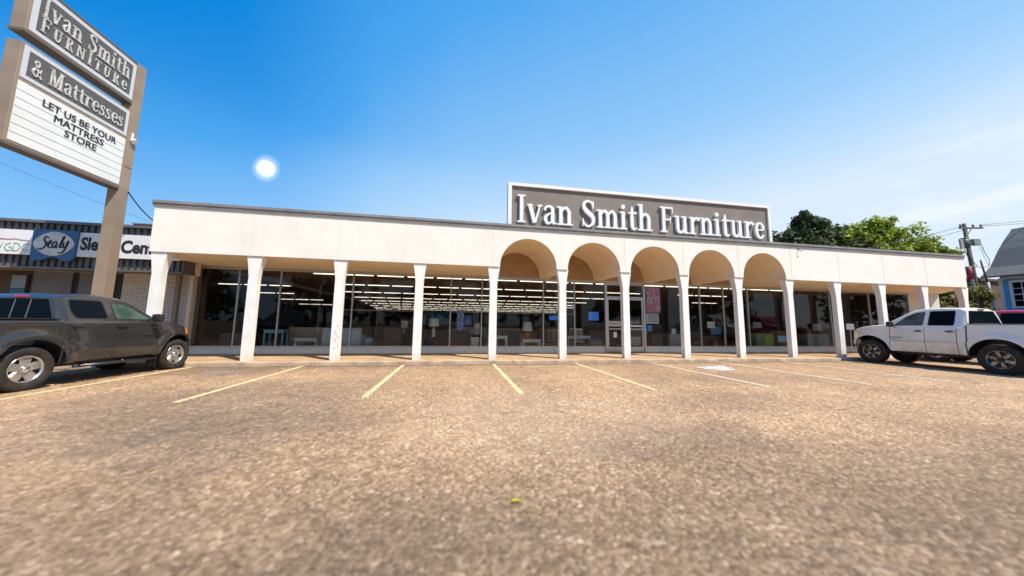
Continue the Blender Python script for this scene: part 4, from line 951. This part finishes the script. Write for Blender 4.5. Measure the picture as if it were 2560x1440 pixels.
    # door skins, seams, handles
    for sg in (-1, 1):
        for di, (a, b) in enumerate(P['doors']):
            bm = B(); nz_, nsx = 12, 12; V = []
            for i in range(nsx+1):
                s = lerp(a+.008, b-.008, i/nsx); V.append([bm.verts.new((sg*(side_x(s, z)+.004), s, z)) for z in [lerp(ZR+.03, ZB-.065, k/nz_) for k in range(nz_+1)]])
            for i in range(nsx):
                for k in range(nz_): bm.faces.new([V[i][k], V[i+1][k], V[i+1][k+1], V[i][k+1]])
            d = obj('door', bm, paint, T, True)
            s = a+.15; z = P['handle']; x = side_x(s, z); bm = B()
            box(bm, sg*x+(.004 if sg > 0 else -.045), sg*x+(.045 if sg > 0 else -.004), s-.10, s+.10, z-.016, z+.016, bev=.008); obj('door_handle', bm, P['handlem'], d)
            bm = B(); box(bm, sg*x-.008, sg*x+.008, s-.06, s+.06, z-.028, z+.038, bev=.006); obj('handle_recess', bm, TR, d)
        for s in [P['doors'][0][0], P['doors'][0][1], P['doors'][1][1], CB-.03]:
            bm = B()
            g_ = .007 if s > CB else .016
            zz = [lerp(ZR+.01, ZB-.05 if s > CB else ZRAIL-.06, k/14) for k in range(15)]
            for z_a, z_b in zip(zz, zz[1:]):
                q = [(sg*(side_x(s, z)+.0025), s+o_, z) for z, o_ in ((z_a, -g_), (z_a, g_), (z_b, g_), (z_b, -g_))]; bm.faces.new([bm.verts.new(p_) for p_ in q])
            obj('door_seam', bm, TR, T)
        if P.get('mould'):
            z = P['mould']; bm = B()
            for a, b in P['doors']:
                V = []
                for i in range(9):
                    s = lerp(a+.02, b-.02, i/8); x = side_x(s, z); V.append([bm.verts.new((sg*(x+o_), s, z+dz)) for o_, dz in ((.004, -.035), (.022, -.028), (.022, .028), (.004, .035))])
                for A, D in zip(V, V[1:]):
                    for i in range(3): bm.faces.new([A[i], D[i], D[i+1], A[i+1]])
                bm.faces.new(V[0]); bm.faces.new(V[-1])
            obj('side_moulding', bm, mat('moulding_chrome', (.62, .61, .60), .25, metal=.5), T)
        if P.get('board'):
            bm = B(); z = P['board']; tube(bm, [(sg*(W-.02), .66, z), (sg*(W+.04), .72, z), (sg*(W+.04), WB-.62, z), (sg*(W-.02), WB-.56, z)], .030, 10)
            for s in (.9, 1.6): cyl(bm, (sg*(W+.04), s, z), (sg*(W-.3), s, z+.08), .018)
            obj('running_board', bm, mat('tube_dark', (.05, .055, .065), .3, metal=.6), T)
        # mirror
        s = P['mirror']; z = ZB+.06; bm = B(); box(bm, *sorted((sg*(W+.02), sg*(W+.24))), s-.06, s+.07, z-.08, z+.12, bev=.04); mi = obj('wing_mirror', bm, P.get('mirrorm', TR), T, True)
        bm = B(); box(bm, *sorted((sg*(W-.12), sg*(W+.05))), s-.02, s+.03, z-.05, z-.01); obj('mirror_arm', bm, TR, mi)
        if P.get('mudflap'):
            bm = B(); box(bm, *sorted((sg*(W-.22), sg*(W+.0))), WB-RA-.06, WB-RA-.035, .16, ZR+.06); box(bm, *sorted((sg*(W-.22), sg*(W+.0))), -RA-.06, -RA-.035, .18, ZR+.06); obj('mudflap', bm, TR, T)
        # lights
        bm = B(); x = side_x(NOSE-.10, P['lamp']); V = []
        for i in range(6):
            s = lerp(NOSE-.25, NOSE-.015, i/5); V.append([bm.verts.new((sg*(side_x(s, z_)+.006), s, z_)) for z_ in (P['lamp']-.09, P['lamp']+.07)])
        for A, D in zip(V, V[1:]): bm.faces.new([A[0], D[0], D[1], A[1]])
        obj('headlight', bm, P['lampm'], T)
        bm = B(); V = []
        for i in range(4):
            s = lerp(REAR+.005, REAR+.13, i/3); V.append([bm.verts.new((sg*(side_x(s, z_)+.006), s, z_)) for z_ in (ZRAIL-.42, ZRAIL-.12)])
        for A, D in zip(V, V[1:]): bm.faces.new([A[0], D[0], D[1], A[1]])
        obj('tail_light', bm, mat('brake_red', (.55, .01, .015)), T)
        # rail cap
        bm = B(); box(bm, *sorted((sg*(W-.14), sg*(W-.035))), REAR+.04, CB-.05, ZRAIL-.004, ZRAIL+.014); obj('bed_rail', bm, TR, T)
    # bumpers
    bm = B(); zb = P['bump']; n = 16; V = []
    for i in range(n+1):
        x = lerp(-1, 1, i/n); xx = x*(W-.05); yy = NOSE+.05-.20*abs(x)**3
        V.append([bm.verts.new(p_) for p_ in ((xx, yy-.16, zb-.13), (xx, yy, zb-.11), (xx, yy+.01, zb+.10), (xx, yy-.16, zb+.12))])
    for A, D in zip(V, V[1:]):
        for i in range(4): bm.faces.new([A[i], D[i], D[(i+1) % 4], A[(i+1) % 4]])
    bm.faces.new(V[0]); bm.faces.new(V[-1]); obj('front_bumper', bm, P['bumpm'], T, True)
    bm = B(); box(bm, -W+.06, W-.06, REAR-.16, REAR+.02, .50, .68, bev=.02); obj('rear_bumper', bm, P['bumpm2'], T)
    bm = B(); box(bm, -W*.62, W*.62, NOSE-.03, NOSE+.02, P['lamp']-.16, P['lamp']+.07, bev=.01); obj('grille', bm, TR, T)
    # wheels
    for cs in (0, WB):
        for sg in (-1, 1):
            xo = sg*(W-.005); bm = B(); tw = .25
            prof = [(R0*.60, xo-sg*tw), (R0*.93, xo-sg*tw), (R0, xo-sg*(tw-.03)), (R0+.004, xo-sg*.09), (R0, xo-sg*.035), (R0*.955, xo-sg*.008), (R0*.86, xo), (R0*.72, xo-sg*.002), (R0*.64, xo-sg*.018), (R0*.60, xo-sg*.04)]
            lathe(bm, prof, 48, o=(0, cs, R0-.006))
            for k in range(44):      # tread blocks on the shoulder
                a = 2*PI*k/44; cc, s2 = math.cos(a), math.sin(a); r_ = R0+.001
                vs = [bm.verts.new((xo-sg*q, cs+r1*math.cos(a+da), R0-.006+r1*math.sin(a+da))) for q, r1, da in ((.012, R0*.955, -.03), (.012, R0*.955, .03), (.05, R0+.012, .03), (.05, R0+.012, -.03))]
                bm.faces.new(vs)
            wh = obj('wheel', bm, RUBBER, T)
            bm = B(); r1 = R0*.62; xr = xo-sg*.03
            lathe(bm, [(r1*.97, xr-sg*.15), (r1*.97, xr-sg*.02), (r1, xr+sg*.012), (r1*.93, xr+sg*.014), (r1*.88, xr-sg*.02)], 40, o=(0, cs, R0-.006))
            ns = P['spokes']; ws_ = P['spw']
            for k in range(ns):
                a = 2*PI*k/ns+.3; V = []
                for q in range(4):
                    rr = lerp(.16, .95, q/3)*r1; ww = (lerp(ws_[0], ws_[1], q/3))*r1; xx = xr-sg*(.012+.02*abs(q-1.5)/3)
                    c_, s_ = math.cos(a), math.sin(a)
                    V.append([bm.verts.new((xx-sg*o_, cs+rr*c_-t_*ww*s_, R0-.006+rr*s_+t_*ww*c_)) for t_, o_ in ((-1, .02), (-.8, 0), (.8, 0), (1, .02))])
                for A, D in zip(V, V[1:]):
                    for i in range(3): bm.faces.new([A[i], D[i], D[i+1], A[i+1]])
            obj('rim', bm, P['rimm'], wh)
            bm = B(); cyl(bm, (xr-sg*.07, cs, R0-.006), (xr-sg*.06, cs, R0-.006), r1*.96, seg=32); obj('brake_disc', bm, TR, wh)
            bm = B(); lathe(bm, [(r1*.25, xr-sg*.03), (r1*.24, xr+sg*.005), (r1*.15, xr+sg*.018), (.001, xr+sg*.02)], 20, o=(0, cs, R0-.006)); obj('hub_cap', bm, P.get('hubm', CHROME), wh)
    return T
def paintm(name, c, rough=.32, metal=.0, dirt=None):
    return mat(name, c, rough, metal=metal, coat=.8, noise=(1.6, .12) if not dirt else (1.6, 0, dirt))
TINT = mat('tinted_glass', (.004, .007, .011), .05, spec=.10); CLR = mat('cab_glass_green', (.075, .13, .11), .06, spec=.12, noise=(2.2, 0, (.03, .045, .04))); CLR2 = mat('cab_glass_grey', (.12, .14, .13), .06, spec=.12, noise=(3, 0, (.03, .035, .035)))
for m_ in (TINT, CLR, CLR2): m_.node_tree.nodes['Principled BSDF'].inputs['IOR'].default_value = 1.22
AMB = mat('amber_lens', (.75, .22, .03), .25, coat=.5); HL2 = mat('lamp_lens_yellow', (.72, .58, .30), .2, coat=.6)
pb = dict(wb=2.90, nose=3.40, rear=-1.08, w=.86, rocker=.44, belt=1.29, rail=1.32, cabback=.42, cowl=2.32, r=.40, gap=.11, crease=.80, flare=.045,
          hood=[(2.32, 1.30), (2.78, 1.265), (3.15, 1.17), (3.32, 1.10), (3.40, .96)], roof=[(.38, 1.31), (.43, 1.74), (.53, 1.815), (.9, 1.86), (1.3, 1.86), (1.6, 1.82), (1.83, 1.73), (2.38, 1.30)], tumble=.42,
          windows=[[(.68, 1.35), (1.24, 1.345), (1.21, 1.72), (.64, 1.72), (.62, 1.50)], [(1.42, 1.34), (2.13, 1.33), (1.80, 1.60), (1.62, 1.67), (1.39, 1.70)]],
          doors=[(.52, 1.32), (1.32, 2.30)], handle=1.16, handlem=mat('handle_black', (.015, .015, .016), .35), board=.36, mirror=2.12, mudflap=True, lamp=1.02, lampm=AMB,
          glass=TINT, glass2=CLR, ws=[(2.30, 1.37), (1.90, 1.68)], div=(.20, -.08), bump=.62, bumpm=None, bumpm2=CHROME, spokes=5, spw=(.26, .36), rimm=ALLOY)
GP = paintm('truck_grey_paint', (.040, .038, .038), .26, .3); pb['bumpm'] = GP
a = Vector((-7.709, 7.523)); b = Vector((-7.458, 10.415)); d = (b-a).normalized(); rgt = Vector((d.y, -d.x)); o_ = a-rgt*.86
tb = truck('pickup_truck', 'dark grey crew cab pickup with silver five-spoke wheels parked nose to the shop', pb, GP, (o_.x, o_.y, 0), math.atan2(-d.x, d.y))
sans('SIUMP', .085, lambda u, v, d_: (.862+.012+d_, 1.98+u, .93+v), CHROME, tb, bold=.002, width=.30, name='badge')

pw = dict(wb=3.08, nose=3.70, rear=-1.20, w=.96, rocker=.52, belt=1.43, rail=1.545, cabback=.62, cowl=2.55, r=.455, gap=.145, crease=.0, flare=.05,
          hood=[(2.55, 1.51), (2.9, 1.48), (3.4, 1.39), (3.62, 1.32), (3.70, 1.20)], roof=[(.60, 1.53), (.66, 1.99), (.78, 2.06), (1.2, 2.09), (1.6, 2.08), (1.86, 2.02), (2.08, 1.91), (2.66, 1.50)], tumble=.40,
          windows=[[(.88, 1.49), (1.46, 1.49), (1.45, 1.96), (.89, 1.96)], [(1.62, 1.49), (2.36, 1.485), (2.03, 1.78), (1.84, 1.91), (1.60, 1.94)]],
          doors=[(.80, 1.54), (1.54, 2.46)], handle=1.27, handlem=mat('handle_dark', (.10, .10, .10), .3, metal=.5), mirror=2.34, mould=.91, lamp=1.16, lampm=HL2,
          glass=TINT, glass2=CLR2, ws=[(2.56, 1.57), (2.16, 1.85)], div=(), bump=.78, bumpm=mat('bumper_chrome', (.62, .60, .57), .2, metal=.9), bumpm2=CHROME, spokes=6, spw=(.15, .22), rimm=mat('dark_chrome_rim', (.35, .35, .36), .2, metal=.9, noise=(9, .8)), hubm=BLACK)
WP = paintm('truck_white_paint', (.76, .74, .69), .25, 0, (.72, .70, .65))
def dusty(m, col, z0, z1, amt):
    t = m.node_tree; n = t.nodes; l = t.links; b = n['Principled BSDF']; src = b.inputs['Base Color'].links[0].from_socket
    co = n.new('ShaderNodeTexCoord'); sp = n.new('ShaderNodeSeparateXYZ'); l.new(co.outputs['Object'], sp.inputs[0])
    r = n.new('ShaderNodeMapRange'); r.inputs[1].default_value = z1; r.inputs[2].default_value = z0; l.new(sp.outputs[2], r.inputs[0])
    x = n.new('ShaderNodeTexNoise'); x.inputs['Scale'].default_value = 4; x.inputs['Detail'].default_value = 7; l.new(co.outputs['Object'], x.inputs['Vector'])
    r2 = n.new('ShaderNodeMapRange'); r2.inputs[1].default_value = .35; r2.inputs[2].default_value = .65; l.new(x.outputs[0], r2.inputs[0])
    m1 = n.new('ShaderNodeMath'); m1.operation = 'MULTIPLY'; l.new(r.outputs[0], m1.inputs[0]); l.new(r2.outputs[0], m1.inputs[1])
    m2 = n.new('ShaderNodeMath'); m2.operation = 'MULTIPLY'; l.new(m1.outputs[0], m2.inputs[0]); m2.inputs[1].default_value = amt
    mx_ = n.new('ShaderNodeMix'); mx_.data_type = 'RGBA'; l.new(m2.outputs[0], mx_.inputs[0]); l.new(src, mx_.inputs[6]); mx_.inputs[7].default_value = (*col, 1); l.new(mx_.outputs[2], b.inputs['Base Color'])
dusty(WP, (.45, .37, .26), .4, 1.0, .8); dusty(GP, (.11, .085, .065), .35, .8, .6); dusty(COLW, (.42, .33, .22), .05, .55, .6)
a = Vector((16.322, 7.100)); b = Vector((16.342, 10.180)); d = (b-a).normalized(); rgt = Vector((d.y, -d.x)); o_ = a+rgt*.96
tw_ = truck('pickup_truck', 'white crew cab pickup with chrome side mouldings parked at the right end of the shop', pw, WP, (o_.x, o_.y, 0), math.atan2(-d.x, d.y))
bm = B(); box(bm, -.975, -.962, 2.10, 2.48, 1.03, 1.045); box(bm, -.975, -.962, 2.14, 2.44, .99, 1.0); obj('badge', bm, BLACK, tw_)

pr_ = dict(pw); pr_.update(rail=1.50, rimm=ALLOY)
RP = paintm('truck_red_paint', (.58, .03, .06), .3)
tr_ = truck('pickup_truck', 'red pickup with dark windows mostly hidden behind the white truck', pr_, RP, (21.2, 7.3, 0), math.atan2(.12, 1))

# ------------------------------------------------------------------ right background
# blue house
BLU = bpy.data.materials.new('blue_clapboard'); BLU.use_nodes = True; nn = BLU.node_tree.nodes; ll = BLU.node_tree.links; bb = nn['Principled BSDF']; bb.inputs['Roughness'].default_value = .7
co = nn.new('ShaderNodeTexCoord'); n1 = nn.new('ShaderNodeTexNoise'); n1.inputs['Scale'].default_value = 1.5; ll.new(co.outputs['Object'], n1.inputs['Vector']); rr = nn.new('ShaderNodeValToRGB'); rr.color_ramp.elements[0].color = (.11, .40, .78, 1); rr.color_ramp.elements[1].color = (.16, .48, .86, 1); ll.new(n1.outputs[0], rr.inputs[0]); ll.new(rr.outputs[0], bb.inputs['Base Color'])
hs_ = thing('blue_house', 'pale blue clapboard house with steep flared grey roof at the right edge', 'house', (42.8, 18, 0))
bm = B(); z = 0
while z < 5.5:        # each board a real lapped wedge on the street side
    q = [(0, z), (-.045, z), (-.005, z+.155), (0, z+.155)]
    prism(bm, q, lambda u, v: (u, -9, v), lambda u, v: (u, 0, v)); z += .155
box(bm, .001, 7, -9, 0, 0, 5.55); obj('wall', bm, BLU, hs_)
TRW = mat('trim_cream', (.72, .70, .62), .6)
bm = B(); box(bm, -.09, -.047, -.11, .03, 0, 5.45); box(bm, -.09, .2, .0305, .07, 0, 5.45); box(bm, -.12, -.05, -9, -.115, 5.33, 5.50); obj('corner_board', bm, TRW, hs_)
prof = [(-1.05, 5.45), (-.55, 5.78), (.15, 6.25), (.75, 6.95), (1.5, 7.85), (2.4, 8.75), (3.5, 9.75)]
prof2 = prof+[(7-p[0], p[1]) for p in prof[::-1][1:]]
bm = B(); V = [[bm.verts.new((x, y, z+dz)) for y in (-9.4, .5) for dz in (0, .12)] for x, z in prof2]
for A, D in zip(V, V[1:]): bm.faces.new([A[1], D[1], D[3], A[3]]); bm.faces.new([A[0], A[2], D[2], D[0]]); bm.faces.new([A[0], D[0], D[1], A[1]]); bm.faces.new([A[2], A[3], D[3], D[2]])
bm.faces.new([V[0][0], V[0][1], V[0][3], V[0][2]])
obj('roof', bm, mat('shingle_grey', (.13, .125, .13), .85, noise=(7, .35), bump=(14, .5, .03)), hs_)
bm = B(); prism(bm, [(0.1, 5.55)]+[p for p in prof2[2:-2]]+[(6.9, 5.55)], lambda u, v: (u, -.3, v-.02), lambda u, v: (u, -.05, v-.02)); obj('gable', bm, BLU, hs_)
for yw in (-1.95, -5.2):
    bm = B(); box(bm, -.12, -.048, yw, yw+1.55, 3.05, 3.17); box(bm, -.12, -.048, yw, yw+1.55, 5.02, 5.2); box(bm, -.12, -.048, yw, yw+.16, 3.171, 5.019); box(bm, -.12, -.048, yw+1.39, yw+1.55, 3.171, 5.019)
    wf = obj('window_frame', bm, mat('window_trim_white', (.72, .72, .76), .5), hs_)
    bm = B(); box(bm, -.06, -.05, yw+.16, yw+1.39, 3.17, 5.02); obj('window_pane', bm, TINT, wf)
    bm = B()
    for k in (1, 2): box(bm, -.085, -.061, yw+.16+k*.41-.02, yw+.16+k*.41+.02, 3.171, 5.019)
    for k in (1, 2, 3): box(bm, -.088, -.0605, yw+.161, yw+1.389, 3.17+k*.4625-(.03 if k == 2 else .018), 3.17+k*.4625+(.03 if k == 2 else .018))
    obj('glazing_bar', bm, MATS['window_trim_white'], wf)
# brown building beyond
t = thing('brown_building', 'plain brown brick building seen between the utility pole and the blue house', 'building', (51, 23.5, 0)); bm = B(); box(bm, -1, 9, 0, 6, 0, 6.3); obj('wall', bm, brick_mat('brown_brick', (.13, .065, .05), (.10, .05, .04), (.10, .07, .06), .4, .13), t)
bm = B(); box(bm, -1.2, 9.2, -.2, 6.2, 6.301, 6.55); obj('roof', bm, mat('brown_roof', (.09, .05, .04), .8), t)

# utility pole with crossarm, transformers
up = thing('utility_pole', 'leaning wooden utility pole with crossarm and transformers beyond the shop', 'utility pole', (40.35, 18, 0)); up.rotation_euler = (0, R(-3.9), 0)
bm = B(); cyl(bm, (0, 0, 0), (0, 0, 9.75), .155, .11, seg=16); obj('pole', bm, WOODP, up)
bm = B(); box(bm, -.75, 1.75, -.16, -.05, 9.30, 9.42); 
for x in (-.35, .5): cyl(bm, (x, -.1, 9.3), (0, -.02, 8.7), .025)
obj('crossarm', bm, WOODP, up)
bm = B()
for x in (-.65, -.2, .75, 1.6): lathe(bm, [(.05, 9.42), (.07, 9.47), (.045, 9.52), (.07, 9.57), (.03, 9.66)], 10, axis='Z', o=(x, -.1, 0))
obj('insulator', bm, mat('insulator_grey', (.14, .15, .16), .3), up)
bm = B(); TRN = mat('transformer_grey', (.22, .28, .27), .5, noise=(4, .3)); 
for x in (-.50,): cyl(bm, (x, -.1, 7.75), (x, -.1, 8.5), .22, seg=20); cyl(bm, (x, -.1, 8.5), (x, -.1, 8.56), .24, .18, seg=20)
box(bm, -.3, -.05, -.15, -.05, 8.0, 8.08); obj('transformer', bm, mat('transformer_dark', (.07, .10, .10), .5), up)
bm = B(); box(bm, .22, .95, -.25, .05, 7.95, 8.45, bev=.03); box(bm, .05, .25, -.14, -.04, 8.1, 8.2); obj('equipment_box', bm, TRN, up)
bm = B(); box(bm, -1.15, -.85, -.2, -.1, 7.7, 8.45); obj('fuse_cutout', bm, mat('cutout_pinkgrey', (.35, .28, .28), .5), up)
bm = B(); tube(bm, [(-.9, -.2, 7.7), (-.75, -.2, 7.1), (-.3, -.2, 6.7), (0.1, -.2, 6.3)], .02, 6); tube(bm, [(1.0, -.2, 8.1), (1.2, -.2, 7.4), (1.6, -.2, 6.7), (1.4, -.2, 6.3), (.8, -.2, 6.15), (.2, -.2, 6.2)], .018, 6); tube(bm, [(.9, -.15, 7.9), (1.3, -.1, 7.0), (1.9, 0, 6.3), (1.6, 0, 6.0)], .012, 5)
obj('drop_cable', bm, BLACK, up)
p2 = thing('utility_pole', 'dark slim pole with a red upper sleeve just left of the tall utility pole', 'pole', (38.95, 17.5, 0)); p2.rotation_euler = (0, R(-5.3), 0)
bm = B(); cyl(bm, (0, 0, 0), (0, 0, 5.2), .17, .15); obj('pole', bm, mat('pole_dark', (.03, .035, .03), .8), p2); bm = B(); cyl(bm, (0, 0, 5.2), (0, 0, 6.15), .16, .14); obj('red_sleeve', bm, mat('sleeve_red', (.33, .03, .05), .6), p2)
p3 = thing('guy_post', 'pale slanting guard post right of the tall utility pole', 'post', (42.45, 18.0, 0)); p3.rotation_euler = (0, R(-12.5), 0)
bm = B(); cyl(bm, (0, 0, 0), (0, 0, 5.2), .11, .09); obj('shaft', bm, mat('post_pale', (.50, .50, .52), .6), p3); bm = B(); cyl(bm, (0, 0, 5.2), (0, 0, 7.0), .06, .05); obj('upper_rod', bm, WOODP, p3)
for k, (a, b, sg, lb) in enumerate([((39.2, 17.9, 9.42), (30.5, 24, 7.6), .3, 'upper wire running from the utility pole crossarm down behind the shop roof'), ((39.5, 17.9, 9.2), (31.5, 24, 7.1), .3, 'lower wire running from the utility pole crossarm down behind the shop roof'),
        ((41.3, 17.9, 9.72), (62, 17, 14.2), .6, 'upper wire running right from the crossarm over the blue house'), ((41.3, 17.9, 9.62), (62, 17, 13.6), .6, 'lower wire running right from the crossarm over the blue house'),
        ((40.05, 17.8, 6.25), (30, 19, 5.6), .1, 'thick wire joining the pole at fascia height')]):
    cable('overhead_wire', lb, a, b, sg, .018 if k < 4 else .035, mat('wire_grey', (.16, .17, .18), .6))

# ------------------------------------------------------------------ trees
def leafmat(name, a, b, c):
    m = bpy.data.materials.new(name); m.use_nodes = True; t = m.node_tree; n = t.nodes; l = t.links; bs = n['Principled BSDF']; bs.inputs['Roughness'].default_value = .6; bs.inputs['Specular IOR Level'].default_value = .3
    g_ = n.new('ShaderNodeNewGeometry'); r = n.new('ShaderNodeValToRGB'); e = r.color_ramp.elements; e.new(.5)
    for q, k in zip(e, (a, b, c)): q.color = (*k, 1)
    e[0].position = 0; e[1].position = .5; e[2].position = 1
    l.new(g_.outputs['Random Per Island'], r.inputs[0]); l.new(r.outputs[0], bs.inputs['Base Color'])
    tl = n.new('ShaderNodeBsdfTranslucent'); l.new(r.outputs[0], tl.inputs[0]); mm = n.new('ShaderNodeMixShader'); mm.inputs[0].default_value = .35; l.new(bs.outputs[0], mm.inputs[1]); l.new(tl.outputs[0], mm.inputs[2]); l.new(mm.outputs[0], n['Material Output'].inputs[0]); return m
def tree(name, label, x, y, blobs, m, leaf, nleaf, trunk_h, tr=.3, seed=1, cat='tree', group=None):
    rnd = random.Random(seed); T = thing(name, label, cat, (x, y, 0), 0, group)
    bm = B(); vb = []
    cl = []
    for (bx, by, bz, br) in blobs:
        for k in range(int(22*br*br/4)+5):
            d = Vector((rnd.gauss(0, 1), rnd.gauss(0, 1), rnd.gauss(0, 1))).normalized(); r_ = br*rnd.uniform(.45, 1.02)
            cl.append((Vector((bx, by, bz))+Vector((d.x*r_, d.y*r_, d.z*r_*.85)), rnd.uniform(.28, .62)*min(1, br/2)))
    per = max(6, nleaf//len(cl))
    for c, cr in cl:
        for k in range(per):
            d = Vector((rnd.gauss(0, 1), rnd.gauss(0, 1), rnd.gauss(0, .8))); d = d.normalized()*cr*1.6*rnd.random()**.5; p = c+d
            nrm = (d.normalized()+Vector((rnd.uniform(-.8, .8), rnd.uniform(-.8, .8), rnd.uniform(-.2, 1)))).normalized(); u = nrm.orthogonal().normalized(); u = Matrix.Rotation(rnd.uniform(0, 6.28), 3, nrm) @ u; v = nrm.cross(u); s = leaf*rnd.uniform(.6, 1.3)
            bm.faces.new([bm.verts.new(q) for q in (p-u*s, p-v*s*.5, p+u*s, p+v*s*.5)])
    me = bpy.data.meshes.new('crown'); bm.to_mesh(me); bm.free(); me.materials.append(m); o = bpy.data.objects.new('crown', me); C.objects.link(o); o.parent = T
    bm = B(); top = Vector((0, 0, trunk_h)); cyl(bm, (0, 0, 0), top, tr, tr*.7, 10)
    for (bx, by, bz, br) in blobs:
        mid = top.lerp(Vector((bx, by, bz)), .5)+Vector((rnd.uniform(-.3, .3), rnd.uniform(-.3, .3), .2)); cyl(bm, top-Vector((0, 0, .3)), mid, tr*.4, tr*.25, 7); cyl(bm, mid, (bx, by, bz+br*.4), tr*.25, tr*.06, 6)
        for k in range(4):
            d = Vector((rnd.gauss(0, 1), rnd.gauss(0, 1), rnd.uniform(0, 1))).normalized()*br*.8; cyl(bm, (bx, by, bz), Vector((bx, by, bz))+d, tr*.10, tr*.02, 5)
    obj('trunk', bm, WOODP, T); return T
DKL = leafmat('leaf_dark', (.018, .036, .012), (.045, .075, .020), (.12, .14, .035)); BRL = leafmat('leaf_bright', (.07, .13, .015), (.24, .33, .025), (.50, .50, .07)); MDL = leafmat('leaf_mid', (.04, .08, .012), (.09, .13, .02), (.20, .20, .03))
AUT = leafmat('leaf_olive', (.05, .07, .015), (.12, .12, .02), (.30, .20, .04))
tree('dark_tree', 'large dark green tree behind the shop roof right of the roof sign', 37.0, 27, [(0, 0, 10.6, 2.6), (-3.0, 0, 9.6, 2.3), (3.0, 0, 10.4, 2.2), (-.6, 0, 12.3, 1.6), (-5.2, 0, 9.0, 1.6), (1.5, -1, 8.0, 2.6), (-2.0, -1, 7.5, 2.4), (4.6, .5, 9.4, 2.0)], DKL, .21, 26000, 5.5, seed=3)
tree('bright_tree', 'sunlit yellow-green tree rising behind the right end of the shop', 45.5, 26, [(-2.3, 0, 11.6, 1.9), (-.3, 0, 11.9, 1.6), (-4.5, .5, 10.4, 1.9), (1.9, 0, 10.6, 1.9), (4.3, 0, 9.9, 1.7), (6.3, -.3, 9.1, 1.4), (0, 1, 9.0, 2.3), (3, 0, 8.3, 2.0), (-3, 0, 8.8, 2.1), (7.6, 0, 8.4, .9)], BRL, .20, 26000, 5, seed=5)
tree('olive_shrub', 'dense green and orange bush seen under the right end of the canopy', 37.0, 18.6, [(0, 0, 3.4, 1.6), (-1.8, .3, 2.8, 1.5), (1.6, 0, 3.6, 1.5), (-.5, 0, 4.4, 1.0), (.5, -.4, 1.8, 1.6)], AUT, .16, 12000, 1.2, .12, 8, 'bush')
tree('green_shrub', 'tall leafy bush between the last column and the utility pole', 39.6, 19.0, [(0, 0, 3.6, 1.2), (-.3, 0, 4.6, 1.0), (.4, 0, 2.4, 1.3), (.9, 0, 3.6, .8), (0, 0, 5.0, .5)], MDL, .15, 9000, 1.5, .12, 9, 'bush')
tree('ivy_clump', 'brownish vine clump wrapped round the foot of the utility pole', 41.2, 18.2, [(0, 0, 2.2, .6), (.1, 0, 3.4, .55), (.0, 0, 4.4, .45), (-.2, 0, 5.2, .3), (.5, 0, 2.9, .5)], leafmat('leaf_brown', (.05, .05, .02), (.11, .08, .03), (.18, .12, .05)), .10, 5000, 2.5, .08, 11, 'vine')
for k, (x_, y_, h_) in enumerate([(-34, -20, 1.0), (-20, -27, 1.2), (-4, -25, .9), (12, -30, 1.25), (30, -26, 1.0), (47, -24, 1.2), (62, -12, 1.1), (74, 2, 1.2)]):
    tree('street_tree', 'leafy tree across the street, mirrored dark in the shop windows', x_, y_, [(0, 0, 6*h_, 3.6*h_), (-2.8, 0, 4.8*h_, 2.8*h_), (2.8, .5, 5*h_, 2.8*h_), (.5, 0, 8.6*h_, 2.2*h_), (-4.6, 1, 3.2, 2.2), (4.8, 1, 3.0, 2.3)], MDL, .42, 2600, 3, .35, 30+k, group='trees across the street')
# far hedge so the horizon is planted
tree('far_tree', 'low dark line of foliage beyond the red pickup', 60, 30, [(k*3-12, random.uniform(-1, 1), 2.6+random.uniform(0, 1), 2.2) for k in range(9)], DKL, .3, 7000, 1, .2, 12)

# ------------------------------------------------------------------ moon-like disc in the sky
m = bpy.data.materials.new('glowing_disc'); m.use_nodes = True; n = m.node_tree.nodes; l = m.node_tree.links; n.clear()
oo = n.new('ShaderNodeOutputMaterial'); em = n.new('ShaderNodeEmission'); em.inputs[0].default_value = (1, 1, 1, 1); em.inputs[1].default_value = 1.3; tr1 = n.new('ShaderNodeBsdfTransparent'); lw = n.new('ShaderNodeLayerWeight'); lw.inputs[0].default_value = .5
rp = n.new('ShaderNodeValToRGB'); e_ = rp.color_ramp.elements; e_.new(.5); e_.new(.6)
for q, (p_, v_) in zip(e_, [(.27, 1), (.38, .38), (.60, .09), (.97, 0)]): q.position = p_; q.color = (v_, v_, v_, 1)
tcd = n.new('ShaderNodeTexCoord'); ml = n.new('ShaderNodeVectorMath'); ml.operation = 'MULTIPLY'; ml.inputs[1].default_value = (1, 1, 0); ln = n.new('ShaderNodeVectorMath'); ln.operation = 'LENGTH'
l.new(tcd.outputs['Object'], ml.inputs[0]); l.new(ml.outputs[0], ln.inputs[0]); l.new(ln.outputs['Value'], rp.inputs[0]); mm = n.new('ShaderNodeMixShader'); l.new(rp.outputs[0], mm.inputs[0]); l.new(tr1.outputs[0], mm.inputs[1]); l.new(em.outputs[0], mm.inputs[2]); l.new(mm.outputs[0], oo.inputs[0])
bm = B(); bmesh.ops.create_icosphere(bm, subdivisions=5, radius=1)
for f in bm.faces: f.smooth = True
dd = Vector((-.59355, 1.07516, .47159)); zz = dd.dot(F); Dm = 1500.
o = obj('sun_disc', bm, m, None, 'keep'); o.location = Vector((0, 0, 1.35))+dd/zz*Dm; r_ = 38/800*Dm; o.scale = (r_, r_, r_*.2); o.rotation_euler = cam.rotation_euler.copy() if False else M.to_euler(); tag(o, 'small glowing white disc high in the blue sky left of centre', 'sun')
